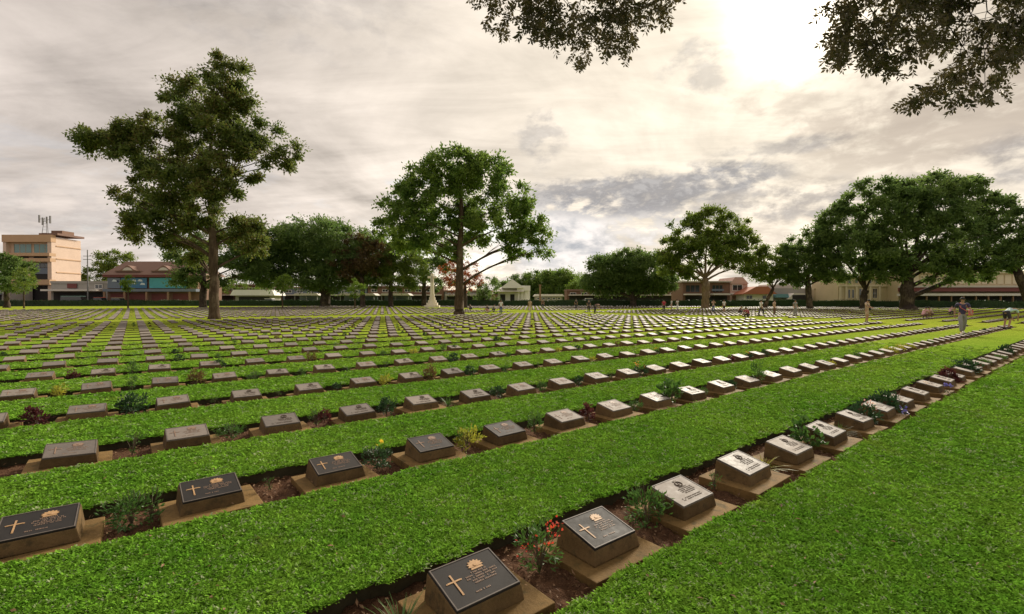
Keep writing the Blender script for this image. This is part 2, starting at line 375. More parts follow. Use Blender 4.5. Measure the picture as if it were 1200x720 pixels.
def build_ground():
    ys = np.concatenate([[-60, -10, 0, 10, 20, 30], np.arange(40, 124, 4), [150, 300, 900, 2500]])
    xs = np.array([-2500, -600, -250, -120, -60, -30, 0, 30, 60, 120, 250, 600, 2500.])
    X, Y = np.meshgrid(xs, ys); Z = hgt(Y) - 0.14
    v = np.stack([X, Y, Z], -1).reshape(-1, 3); nx = len(xs)
    f = [(j * nx + i, j * nx + i + 1, (j + 1) * nx + i + 1, (j + 1) * nx + i) for j in range(len(ys) - 1) for i in range(nx - 1)]
    tag(link('ground', np_mesh('ground', v, f, M['soil'], True)), kind='structure')
build_ground()

def strip_mesh(d0, d1, a_s, V_, F_, MI, edge0=True, edge1=True):
    a = np.asarray(a_s, float); n = len(a); base = len(V_)
    e0 = d0 + (wob(a, d0) if edge0 else 0); e1 = d1 + (wob(a, d1) if edge1 else 0)
    nd = max(1, int((d1 - d0) / 3.0))
    cols = [e0 + (e1 - e0) * j / nd for j in range(nd + 1)]
    rows = [(cols[0] + 0.02, -0.13)] + [(c, 0.0) for c in cols] + [(cols[-1] - 0.02, -0.13)]
    for dd, zo in rows:
        x = a * SP - dd * CP; y = a * CP + dd * SP
        z = hgt(y) + TURFZ + zo
        V_.extend(zip(x.tolist(), y.tolist(), z.tolist()))
    for r in range(len(rows) - 1):
        for i in range(n - 1):
            F_.append((base + r * n + i, base + r * n + i + 1, base + (r + 1) * n + i + 1, base + (r + 1) * n + i)); MI.append(1 if r in (0, len(rows) - 2) else 0)
AF = np.concatenate([np.arange(-30, -3, 1.5), np.arange(-3, 18, 0.11), np.arange(18, 41, 1.0), np.arange(41, 135, 3.0)])
AM = np.concatenate([np.arange(-40, 135, 2.5)])
def build_lawn():
    V_, F_, MI = [], [], []
    strip_mesh(-45, ROWS[0] + bed(ROWS[0])[0], AF, V_, F_, MI, False, True)
    for k, d in enumerate(ALLROWS):
        d1 = ALLROWS[k + 1] + bed(ALLROWS[k + 1])[0] if k + 1 < len(ALLROWS) else d + 40
        strip_mesh(d + bed(d)[1], d1, AF if k < 5 else AM, V_, F_, MI)
    for (a0, a1) in ((A_END + 0.4, A_NEXT - 0.4), (-60, -30), (120, 140)):   # turf carried across the bed lines on the paths
        for d in ALLROWS:
            n = len(V_)
            for dd in (d + BED0 - 0.08, d + BED1 + 0.08):
                for a in (a0, a1):
                    x, y = ad(a, dd); V_.append((x, y, float(hgt(y)) + TURFZ - 0.004))
            F_.append((n, n + 1, n + 3, n + 2)); MI.append(0)
    tag(link('lawn', np_mesh('lawn', V_, F_, [M['lawn'], M['thatch']], midx=MI)), kind='structure')
build_lawn()

def build_beds():
    V_, F_ = [], []
    for k, d in enumerate(ALLROWS):
        fine = k < 4
        a = np.concatenate([np.arange(-4, 14 if k < 2 else 10, 0.03 if k < 2 else 0.05), np.arange(14 if k < 2 else 10, 42, 1.0)]) if fine else np.arange(-40, 122, 3.0)
        nd = 26 if k < 2 else (16 if fine else 2)
        dd = np.linspace(d + BED0 - 0.12, d + BED1 + 0.12, nd)
        A, D = np.meshgrid(a, dd)
        X = A * SP - D * CP; Y = A * CP + D * SP
        Z = hgt(Y) + SOILZ
        if fine:
            Z = Z + 0.012 * np.sin(A * 23 + D * 31) * np.sin(D * 41 - A * 13) + 0.010 * np.sin(A * 57 + 2 * np.sin(D * 33)) * np.sin(D * 71) + rng.normal(0, 0.007, A.shape) + 0.015 * np.exp(-((D - d) / 0.2) ** 2)
        base = len(V_); na = len(a)
        V_.extend(np.stack([X, Y, Z], -1).reshape(-1, 3).tolist())
        idx = np.arange(nd * na).reshape(nd, na) + base
        F_.extend(np.stack([idx[:-1, :-1], idx[:-1, 1:], idx[1:, 1:], idx[1:, :-1]], -1).reshape(-1, 4).tolist())
    tag(link('flower_bed_soil', np_mesh('flower_bed_soil', V_, F_, M['soil'], True)), kind='structure')
build_beds()

# ---------------------------------------------------------------- leaves as small folded diamonds
def leaf_arrays(c, dirs, ln, wd, roll=None):
    """c (n,3) base points, dirs (n,3) unit; returns verts, quad faces"""
    n = len(c); dirs = dirs / (np.linalg.norm(dirs, axis=1, keepdims=True) + 1e-9)
    rv = rng.normal(size=(n, 3)) if roll is None else roll
    side = np.cross(dirs, rv); side /= (np.linalg.norm(side, axis=1, keepdims=True) + 1e-9)
    nor = np.cross(side, dirs)
    ln = np.broadcast_to(ln, (n,))[:, None]; wd = np.broadcast_to(wd, (n,))[:, None]
    mid = c + dirs * ln * 0.5 + nor * ln * 0.08
    v = np.stack([c, mid + side * wd * 0.5, c + dirs * ln - nor * ln * 0.05, mid - side * wd * 0.5], 1).reshape(-1, 3)
    f = np.arange(4 * n).reshape(n, 4)
    return v, f
def rdirs(n, up=0.0):
    d = rng.normal(size=(n, 3)); d[:, 2] += up; return d / np.linalg.norm(d, axis=1, keepdims=True)

# ---------------------------------------------------------------- grass blades (geometry nodes instances on loose points)
def build_grass():
    tv, tf, tk = [], [], []
    for t in range(4):
        for b in range(7):
            az = rng.uniform(0, 2 * math.pi); r0 = rng.uniform(0, 0.012); L = rng.uniform(0.022, 0.042); w = rng.uniform(0.006, 0.0105); lift = rng.uniform(0.25, 1.2)
            dx, dy = math.cos(az), math.sin(az); ox, oy = r0 * math.cos(az * 3), r0 * math.sin(az * 3)
            base = len(tv)
            for s_, ww, hz in ((0, 0.7, 0), (0.5, 1.0, 0.62), (0.85, 0.7, 0.85), (1.0, 0.0, 0.80)):
                px, py, pz = ox + dx * L * s_ * math.cos(lift * 0.8), oy + dy * L * s_ * math.cos(lift * 0.8), L * hz * math.sin(lift) + 0.002
                if ww > 0: tv += [(px - dy * w * ww / 2, py + dx * w * ww / 2, pz), (px + dy * w * ww / 2, py - dx * w * ww / 2, pz)]
                else: tv += [(px, py, pz)]
            tf += [(base, base + 1, base + 3, base + 2), (base + 2, base + 3, base + 5, base + 4), (base + 4, base + 5, base + 6)]
            tk += [t + 1] * 7
    # points: spacing grows with distance, so the turf keeps an even grain
    pts, scl = [], []
    r0 = 0.9
    k = 0.0037
    rs = np.exp(np.linspace(math.log(r0), math.log(22.0), 60))
    for ra, rb in zip(rs[:-1], rs[1:]):
        wide = R(50 + 38 * min(1.0, max(0.0, (14 - ra) / 5))); th0, th1 = -wide, wide; rm = (ra + rb) / 2; spc = k * max(rm, 3.2) * (1.0 if ra > 1.9 else 1.5)
        n = int((th1 - th0) * (rb * rb - ra * ra) / 2 / spc ** 2)
        th = rng.uniform(th0, th1, n); rr = np.sqrt(rng.uniform(ra * ra, rb * rb, n))
        x, y = rr * np.sin(th), rr * np.cos(th)
        a = x * SP + y * CP; d = -x * CP + y * SP
        keep = rng.random(n) < np.clip((23.0 - rr) / 11.0, 0, 1)
        for rd in ALLROWS[:22]:
            b0_, b1_ = bed(rd)
            inb = (d > rd + b0_ + wob(a, rd + b0_) + 0.012) & (d < rd + b1_ + wob(a, rd + b1_) - 0.012)
            keep &= ~(inb & ((a < A_END + 0.4) | (a > A_NEXT - 0.4)))
        s = np.minimum(spc / 0.0118, 1.0 + 0.35 * (spc / 0.0118 - 1)) * rng.uniform(0.75, 1.3, n)
        pts.append(np.stack([x, y, hgt(y) + TURFZ - 0.003], -1)[keep]); scl.append(s[keep])
    pts = np.concatenate(pts); scl = np.concatenate(scl)
    nt_, npnt = len(tv), len(pts)
    me = bpy.data.meshes.new('grass')
    me.from_pydata(tv + [tuple(p) for p in pts.tolist()], [], tf)
    me.materials.append(M['blade'])
    kd = me.attributes.new('kind_id', 'INT', 'POINT'); kd.data.foreach_set('value', np.array(tk + [0] * npnt, np.int32))
    sa = me.attributes.new('tuft_scale', 'FLOAT_VECTOR', 'POINT')
    S = np.ones((nt_ + npnt, 3), np.float32); S[nt_:, 0] = scl; S[nt_:, 1] = scl; S[nt_:, 2] = 0.85 * np.minimum(scl, 0.95); sa.data.foreach_set('vector', S.ravel())
    ra_ = me.attributes.new('tuft_rot', 'FLOAT_VECTOR', 'POINT')
    Rr = np.zeros((nt_ + npnt, 3), np.float32); Rr[nt_:, 0] = rng.normal(0, 0.16, npnt); Rr[nt_:, 1] = rng.normal(0, 0.16, npnt); Rr[nt_:, 2] = rng.uniform(0, 6.283, npnt); ra_.data.foreach_set('vector', Rr.ravel())
    o = link('grass', me); tag(o, 'short bright green turf grass between the rows of grave markers', 'grass', kind='stuff')
    ng = bpy.data.node_groups.new('grass_tufts', 'GeometryNodeTree')
    ng.interface.new_socket('Geometry', in_out='INPUT', socket_type='NodeSocketGeometry'); ng.interface.new_socket('Geometry', in_out='OUTPUT', socket_type='NodeSocketGeometry')
    N, Lk = ng.nodes, ng.links
    gi, go = N.new('NodeGroupInput'), N.new('NodeGroupOutput')
    def named(nm, ty): q = N.new('GeometryNodeInputNamedAttribute'); q.data_type = ty; q.inputs['Name'].default_value = nm; return q.outputs['Attribute']
    kid = named('kind_id', 'INT')
    def sep(val):
        c = N.new('FunctionNodeCompare'); c.data_type = 'INT'; c.operation = 'EQUAL'; Lk.new(kid, c.inputs[2]); c.inputs[3].default_value = val
        s = N.new('GeometryNodeSeparateGeometry'); s.domain = 'POINT'; Lk.new(gi.outputs[0], s.inputs[0]); Lk.new(c.outputs[0], s.inputs[1]); return s.outputs[0]
    join = N.new('GeometryNodeJoinGeometry')
    for t in (4, 3, 2, 1):
        g = N.new('GeometryNodeGeometryToInstance'); Lk.new(sep(t), g.inputs[0]); Lk.new(g.outputs[0], join.inputs[0])
    m2p = N.new('GeometryNodeMeshToPoints'); Lk.new(sep(0), m2p.inputs[0])
    iop = N.new('GeometryNodeInstanceOnPoints'); Lk.new(m2p.outputs[0], iop.inputs['Points']); Lk.new(join.outputs[0], iop.inputs['Instance'])
    iop.inputs['Pick Instance'].default_value = True
    e2r = N.new('FunctionNodeEulerToRotation'); Lk.new(named('tuft_rot', 'FLOAT_VECTOR'), e2r.inputs[0])
    Lk.new(e2r.outputs[0], iop.inputs['Rotation']); Lk.new(named('tuft_scale', 'FLOAT_VECTOR'), iop.inputs['Scale'])
    Lk.new(iop.outputs[0], go.inputs[0])
    md = o.modifiers.new('tufts', 'NODES'); md.node_group = ng
    print('grass tufts', npnt)
build_grass()

# ================================================================ GRAVE MARKERS
S_STEP, A_OFF = 0.90, -0.46
ORD = ['', 'first', 'second', 'third', 'fourth', 'fifth', 'sixth', 'seventh', 'eighth', 'ninth', 'tenth', 'eleventh', 'twelfth', 'thirteenth', 'fourteenth', 'fifteenth', 'sixteenth', 'seventeenth', 'eighteenth', 'nineteenth', 'twentieth']
def ordinal(n):
    if n <= 20: return ORD[n]
    if n == 30: return 'thirtieth'
    if n < 30: return 'twenty-' + ORD[n - 20]
    return 'thirty-' + ORD[n - 30] if n < 40 else '%dth' % n
PW, PD = 0.60, 0.49                 # plinth
W2, D2 = 0.372, 0.278               # pedestal
ZF, ZB = 0.080, 0.142               # front and back height of the pedestal
SLOPE = math.atan2(ZB - ZF, D2)
def marker_meshes():
    mm = {}
    for v in range(3):
        dz = (0.0, -0.006, 0.005)[v]
        mm['plinth', v] = MB().box(-PW / 2, PW / 2, -PD / 2 - 0.015, PD / 2 - 0.015, -0.09, 0.004 + dz).mesh('plinth', M['plinth'], bevel=0.006)
    for v in range(2):
        t = 0.012 + 0.006 * v
        bm = MB()
        y0, y1 = -D2 / 2, D2 / 2
        vs_ = [(-W2 / 2 - t, y0 - t, 0.0), (W2 / 2 + t, y0 - t, 0.0), (W2 / 2 + t, y1 + t, 0.0), (-W2 / 2 - t, y1 + t, 0.0), (-W2 / 2, y0, ZF), (W2 / 2, y0, ZF), (W2 / 2, y1, ZB), (-W2 / 2, y1, ZB)]
        bm.add(vs_, [(0, 3, 2, 1), (4, 5, 6, 7), (0, 1, 5, 4), (1, 2, 6, 5), (2, 3, 7, 6), (3, 0, 4, 7)])
        mm['pedestal', v] = bm.mesh('pedestal', M['pedestal'], bevel=0.008)
    # plaque frame: local x across, y up the slope, z out of the slope
    T = Matrix.Translation((0, 0, (ZF + ZB) / 2)) @ Matrix.Rotation(SLOPE, 4, 'X')
    pw, pl = W2 - 0.010, D2 / math.cos(SLOPE) - 0.006
    b = MB().box(-pw / 2, pw / 2, -pl / 2, pl / 2, -0.004, 0.011, M=T)
    mm['plaque'] = b.mesh('plaque', M['bronze'], bevel=0.003); mm['plaque', 2] = b.mesh('plaque', M['bronze_glare'], bevel=0.003); mm['plaque', 3] = b.mesh('plaque', M['bronze_dull'], bevel=0.003)
    r = MB(); w = 0.006
    for (x0, x1, y0, y1) in ((-pw / 2 + .003, pw / 2 - .003, -pl / 2 + .003, -pl / 2 + .003 + w), (-pw / 2 + .003, pw / 2 - .003, pl / 2 - .003 - w, pl / 2 - .003), (-pw / 2 + .003, -pw / 2 + .003 + w, -pl / 2 + .003 + w, pl / 2 - .003 - w), (pw / 2 - .003 - w, pw / 2 - .003, -pl / 2 + .003 + w, pl / 2 - .003 - w)):
        r.box(x0, x1, y0, y1, 0.0108, 0.0135, M=T)
    mm['rim'] = r.mesh('rim', M['rim'])
    c = MB(); z0, z1 = 0.0108, 0.0140
    cx, cy = -0.105, -0.005
    c.box(cx - .0042, cx + .0042, cy - .062, cy + .062, z0, z1, M=T)
    c.box(cx - .036, cx - .0042, cy + .018, cy + .0264, z0, z1, M=T); c.box(cx + .0042, cx + .036, cy + .018, cy + .0264, z0, z1, M=T)
    for (ex, ey) in ((cx, cy - .064), (cx, cy + .064), (cx - .038, cy + .022), (cx + .038, cy + .022)):
        c.prism([(ex + .006 * math.cos(q * math.pi / 3), ey + .005 * math.sin(q * math.pi / 3)) for q in range(6)], z0, z1 - .001, M=T)
    mm['cross'] = c.mesh('cross', M['gilt']); mm['cross', 2] = c.mesh('cross', M['gilt_worn'])
    # fan of rays over a scroll
    g = MB(); bx, by = 0.045, 0.066
    poly = [(bx - .028, by - .012)]
    for q in range(15):
        an = math.pi * (1.06 - 1.12 * q / 14); rr = .044 if q % 2 == 0 else .032
        poly.append((bx + rr * math.cos(an), by + rr * .85 * math.sin(an)))
    poly.append((bx + .028, by - .012))
    g.prism(poly, z0, z1, M=T); g.prism([(bx - .036, by - .026), (bx + .036, by - .026), (bx + .030, by - .014), (bx - .030, by - .014)], z0, z1 - .0006, M=T)
    g.lathe([(.013, 0), (.010, .003)], 10, (0, 0, 0))
    n = 10 * 2
    for i in range(len(g.v) - n, len(g.v)): q = Vector(g.v[i]); g.v[i] = tuple(T @ Vector((bx + q.x, by + q.y * .8, z1 - .0005 + q.z)))
    mm['badge', 0] = g.mesh('badge', M['gilt']); mm['badge', 2] = g.mesh('badge', M['gilt_worn'])
    g = MB()                                                        # round wreath badge with a crown
    ring = [(bx + .03 * math.cos(q * math.pi / 7), by - .004 + .026 * math.sin(q * math.pi / 7)) for q in range(14)]
    g.tube([T @ Vector((x, y, z1 - .001)) for x, y in ring + [ring[0]]], .0045, 5)
    g.prism([(bx - .016, by + .022), (bx + .016, by + .022), (bx + .020, by + .04), (bx + .008, by + .032), (bx, by + .044), (bx - .008, by + .032), (bx - .020, by + .04)], z0, z1, M=T)
    g.prism([(bx - .008, by - .012), (bx + .008, by - .012), (bx, by + .010)], z0, z1, M=T)
    mm['badge', 1] = g.mesh('badge', M['gilt_dull'])
    for v in range(4):                                             # cast lettering, too worn to read: rows of small raised strokes
        t = MB(); rr = random.Random(v + 3)
        lines = [(0.028, 0.05), (0.012, 0.085), (-0.004, 0.085), (-0.020, 0.07), (-0.036, 0.06)] + ([(-0.075, 0.13), (-0.092, 0.12)] if v % 2 else [(-0.085, 0.05)])
        for ly, hw in lines:
            hw *= rr.uniform(.8, 1.05); cx0 = 0.045 if ly > -0.06 else 0.0
            if ly > -0.06: hw = min(hw, 0.095)
            x = cx0 - hw
            while x < cx0 + hw:
                w = rr.choice((.004, .005, .006, .007))
                if rr.random() < .84: t.box(x, x + w * .62, ly - .0048, ly + .0048 * rr.uniform(.4, 1), 0.0108, 0.0128, M=T)
                x += w + .0012
        mm['inscription', v] = t.mesh('inscription', M['gilt_dull'] if v % 2 else M['gilt_worn'])
    return mm
MK = marker_meshes()

def visible(x, y, m=0.0): return y > 0.5 and abs(x) < 1.063 * y - m
cand = []
for k, d in enumerate(ALLROWS):
    i0 = int(-32 / S_STEP); i1 = int(118 / S_STEP)
    for i in range(i0, i1):
        a = A_OFF + (-0.03 if k == 0 else 0) + S_STEP * i
        if A_END < a < A_NEXT: continue
        if k >= len(ROWS) and False: continue
        x, y = ad(a, d)
        if y > 103 or y < 1.0 or abs(x) > 1.12 * y + 1.5: continue
        h_ = hash((k * 977 + i * 131) % 100003) % 1000 / 1000.0
        if k > 5 and h_ < 0.03: continue                             # a few empty plots far off
        # plots stay clear round the two lawn trees
        cand.append((math.hypot(x, y), k, i, a, d, x, y))
cand.sort()
inview = [c for c in cand if visible(c[5], c[6], 0.0) or (c[6] > 1.5 and abs(c[5]) < 1.063 * c[6] + 0.25)]
near = inview[:300]; near_set = {(c[1], c[2]) for c in near}
# order within each row, counted from the left edge of the picture
pos_in_row = {}
for k in set(c[1] for c in near):
    for n_, c in enumerate(sorted([c for c in near if c[1] == k], key=lambda q: q[2])): pos_in_row[(k, c[2])] = n_ + 1
jr = random.Random(11)
for dist, k, i, a, d, x, y in near:
    o = empty('grave_marker', (x, y, float(hgt(y))), ROWROT + jr.gauss(0, 0.02))
    o.rotation_euler[0] = jr.gauss(0, 0.012); o.rotation_euler[1] = jr.gauss(0, 0.016)
    o.location.z += jr.uniform(-0.011, 0.008) - (0.018 if k < 2 else 0.028)
    n_ = pos_in_row[(k, i)]
    rowname = 'front row' if k == 0 else ordinal(k + 1) + ' row'
    look = 'small stone grave marker with sloping plaque'
    wreath = (k == 0 and i in (4, 5, 6, 8)) or (not (k == 0 and i < 4) and not (k == 1 and i < 5) and jr.random() < 0.3)
    if k == 0 and n_ == 1: look = 'nearest grave marker, gold cross and rayed badge'
    elif k == 0 and n_ == 2: look = 'grave marker with gold cross and pale badge'
    elif k == 0 and n_ in (3, 4): look = 'grave marker with pale shining plaque and wreath badge'
    elif k == 1 and n_ <= 3: look = 'grave marker with dark plaque and gold cross'
    tag(o, '%s, %s, %s from the left edge' % (look, rowname, ordinal(n_)), 'grave marker', 'grave markers in rows on the lawn')
    link('plinth', MK['plinth', jr.randrange(3)], o); link('pedestal', MK['pedestal', jr.randrange(2)], o)
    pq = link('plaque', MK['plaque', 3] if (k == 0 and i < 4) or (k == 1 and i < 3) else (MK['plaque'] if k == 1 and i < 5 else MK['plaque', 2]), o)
    if dist < 16:
        link('rim', MK['rim'], pq)
    if dist < 13:
        bright = k == 0 or (k == 1 and i < 3)
        if not wreath: link('cross', MK['cross'] if bright else MK['cross', 2], pq)
        link('badge', MK['badge', 1 if wreath else (0 if bright else 2)], pq)
        link('inscription', MK['inscription', (1 if wreath else jr.choice((0, 2)))], pq)['kind'] = 'stuff'

def far_markers():
    t = [(-PW / 2, -PD / 2, -.09), (PW / 2, -PD / 2, -.09), (PW / 2, PD / 2, -.09), (-PW / 2, PD / 2, -.09), (-PW / 2, -PD / 2, .004), (PW / 2, -PD / 2, .004), (PW / 2, PD / 2, .004), (-PW / 2, PD / 2, .004)]
    y0, y1 = -D2 / 2, D2 / 2
    t += [(-W2 / 2 - .012, y0 - .012, 0), (W2 / 2 + .012, y0 - .012, 0), (W2 / 2 + .012, y1 + .012, 0), (-W2 / 2 - .012, y1 + .012, 0), (-W2 / 2, y0, ZF + .01), (W2 / 2, y0, ZF + .01), (W2 / 2, y1, ZB + .01), (-W2 / 2, y1, ZB + .01)]
    q = [(4, 5, 6, 7), (0, 1, 5, 4), (1, 2, 6, 5), (2, 3, 7, 6), (3, 0, 4, 7)]
    fc = np.array(q + [tuple(i + 8 for i in r) for r in q]); mi = np.array([0] * 5 + [2] + [1] * 4)
    t = np.array(t)
    pts = [(c[5], c[6]) for c in cand if (c[1], c[2]) not in near_set]
    n = len(pts); pts = np.array(pts)
    an = ROWROT + rng.normal(0, 0.012, n); ca, sa = np.cos(an)[:, None], np.sin(an)[:, None]
    tz = t[None, :, 2] + rng.normal(0, .012, (n, 1)) * (t[None, :, 2] > 0.01)
    X = pts[:, :1] + t[None, :, 0] * ca - t[None, :, 1] * sa; Y = pts[:, 1:] + t[None, :, 0] * sa + t[None, :, 1] * ca
    Z = hgt(pts[:, 1])[:, None] + tz - 0.028
    v = np.stack([X, Y, Z], -1).reshape(-1, 3)
    f = (fc[None] + (np.arange(n) * 16)[:, None, None]).reshape(-1, 4)
    o = link('distant_grave_markers', np_mesh('distant_grave_markers', v, f, [M['plinth'], M['pedestal'], M['bronze_glare']], midx=np.tile(mi, n)))
    tag(o, 'mass of distant grave markers filling the far plots up to the hedge', 'grave markers', kind='stuff'); print('far markers', n)
far_markers()

# ================================================================ PLANTS IN THE BEDS
def plant_mesh_set():
    out = {}
    def leaves(n, shape, ln, wd, up=0.4, mat=None, name='foliage'):
        c = shape(n); ce = c.mean(0) * [1, 1, 0.4]
        d = (c - ce); d = d / (np.linalg.norm(d, axis=1, keepdims=True) + 1e-6) * 0.9 + rdirs(n, up) * 0.8
        v, f = leaf_arrays(c, d, rng.uniform(.7, 1.25, n) * ln, rng.uniform(.7, 1.2, n) * wd)
        return np_mesh(name, v, f, mat)
    def blob(w, h, z0):
        def fn(n):
            k = max(5, n // 14); cc = rng.normal(size=(k, 3)); cc /= np.linalg.norm(cc, axis=1, keepdims=True); cc *= rng.uniform(.45, 1.0, (k, 1))
            p = cc[rng.integers(0, k, n)] + rng.normal(0, .17, (n, 3))
            return p * [w / 2, w / 2, h / 2] + [0, 0, z0 + h / 2]
        return fn
    def stems(n, h, spread, r=0.004, name='stem'):
        m = MB()
        for _ in range(n):
            an = rng.uniform(0, 6.28); s = rng.uniform(.3, 1) * spread
            e = Vector((math.cos(an) * s, math.sin(an) * s, h * rng.uniform(.7, 1)))
            m.tube([(0, 0, SOILZ), (e.x * .35, e.y * .35, SOILZ + (e.z - SOILZ) * .5), e], [r, r * .8, r * .4], 4)
        return m.mesh(name, M['stem'])
    def spiky(n, L, wd, mat):
        m = MB()
        for _ in range(n):
            an = rng.uniform(0, 6.28); lf = rng.uniform(.35, 1.3); l = L * rng.uniform(.65, 1.1); dx, dy = math.cos(an), math.sin(an)
            b = len(m.v); vs_ = []
            for s_ in (0, .4, .75, 1):
                o = l * s_ * math.cos(lf) * (1 + .3 * s_); z = SOILZ + l * (s_ * math.sin(lf) - .28 * s_ * s_)
                w = wd * (1 - s_) ** .6 * .5 + .0006
                vs_ += [(dx * o - dy * w, dy * o + dx * w, z), (dx * o + dy * w, dy * o - dx * w, z)]
            m.add(vs_, [(0, 1, 3, 2), (2, 3, 5, 4), (4, 5, 7, 6)])
        return m.mesh('foliage', mat)
    for v in range(2):
        out['red', v] = dict(foliage=leaves(330, blob(.24, .30, -.04), .04, .012, .9, M['sh_green']), stem=stems(9, .24, .09), flower=leaves(60, blob(.27, .26, .04), .018, .016, .3, M['fl_red'], 'flower'))
        out['green', v] = dict(foliage=leaves(420, blob(.32, .24, -.07), .042, .015, .6, M['sh_green']), stem=stems(12, .24, .13, .003))
        out['dark', v] = dict(foliage=leaves(360, blob(.34, .26, -.05), .06, .028, .4, M['sh_dark']), stem=stems(7, .16, .10, .005))
        out['darkpink', v] = dict(foliage=leaves(360, blob(.36, .26, -.05), .06, .028, .4, M['sh_dark']), stem=stems(7, .16, .10, .005), flower=leaves(16, blob(.30, .14, .12), .03, .026, .3, M['fl_pink'], 'flower'))
        out['yellow', v] = dict(foliage=leaves(300, blob(.34, .24, -.05), .06, .022, .5, M['sh_yellow']), stem=stems(8, .16, .12))
        out['yellowflower', v] = dict(foliage=leaves(320, blob(.30, .24, -.06), .05, .018, .5, M['sh_dark']), stem=stems(8, .2, .10), flower=leaves(6, blob(.14, .08, .17), .045, .035, .5, M['fl_yellow'], 'flower'))
        out['orange', v] = dict(foliage=leaves(320, blob(.32, .26, -.06), .05, .02, .5, M['sh_dark']), stem=stems(8, .2, .10), flower=leaves(26, blob(.30, .12, .14), .026, .022, .5, M['fl_orange'], 'flower'))
        out['maroon', v] = dict(foliage=leaves(300, blob(.30, .28, -.06), .065, .028, .6, M['sh_maroon']), stem=stems(8, .2, .10))
        out['bronze', v] = dict(foliage=leaves(280, blob(.30, .30, -.06), .07, .022, .7, M['sh_bronze']), stem=stems(8, .2, .10))
        out['spiky', v] = dict(foliage=spiky(46, .26, .014, M['sh_yellow']))
        out['tallgrass', v] = dict(foliage=spiky(60, .34, .008, M['sh_green']))
        out['twig', v] = dict(foliage=leaves(70, blob(.22, .20, -.02), .04, .016, .5, M['sh_green']), stem=stems(10, .24, .12, .004))
        out['tall', v] = dict(foliage=leaves(420, blob(.26, .44, -.04), .045, .016, .7, M['sh_green']), stem=stems(8, .36, .07))
        out['leafy', v] = dict(foliage=leaves(170, blob(.36, .34, -.03), .085, .055, .4, M['sh_green']), stem=stems(9, .28, .13))
        out['blue', v] = dict(foliage=leaves(30, blob(.10, .10, -.06), .03, .012, .5, M['sh_dark']), stem=stems(4, .14, .03, .002), flower=leaves(40, blob(.10, .12, .02), .03, .026, .5, M['fl_blue'], 'flower'))
    return out
PM = plant_mesh_set()
PDESC = dict(red=('rose_bush', 'small rose bush with red flowers'), green=('shrub', 'low feathery green shrub'), dark=('shrub', 'rounded dark green shrub'), darkpink=('shrub', 'dark green shrub with pale pink flowers'),
    yellow=('croton', 'yellow-green leafy croton'), yellowflower=('flower_plant', 'green plant with a yellow flower'), orange=('flower_plant', 'dark plant topped with orange flowers'), maroon=('shrub', 'maroon-leaved shrub'),
    bronze=('shrub', 'bronze-leaved shrub'), spiky=('spider_plant', 'spiky yellow-green clump of strap leaves'), tallgrass=('grass_clump', 'tall green grassy clump'), twig=('twig_plant', 'sparse twiggy plant with few leaves'),
    tall=('shrub', 'tall narrow green shrub'), leafy=('shrub', 'broad-leaved light green shrub'), blue=('flower_bunch', 'small bunch of blue and violet flowers'))
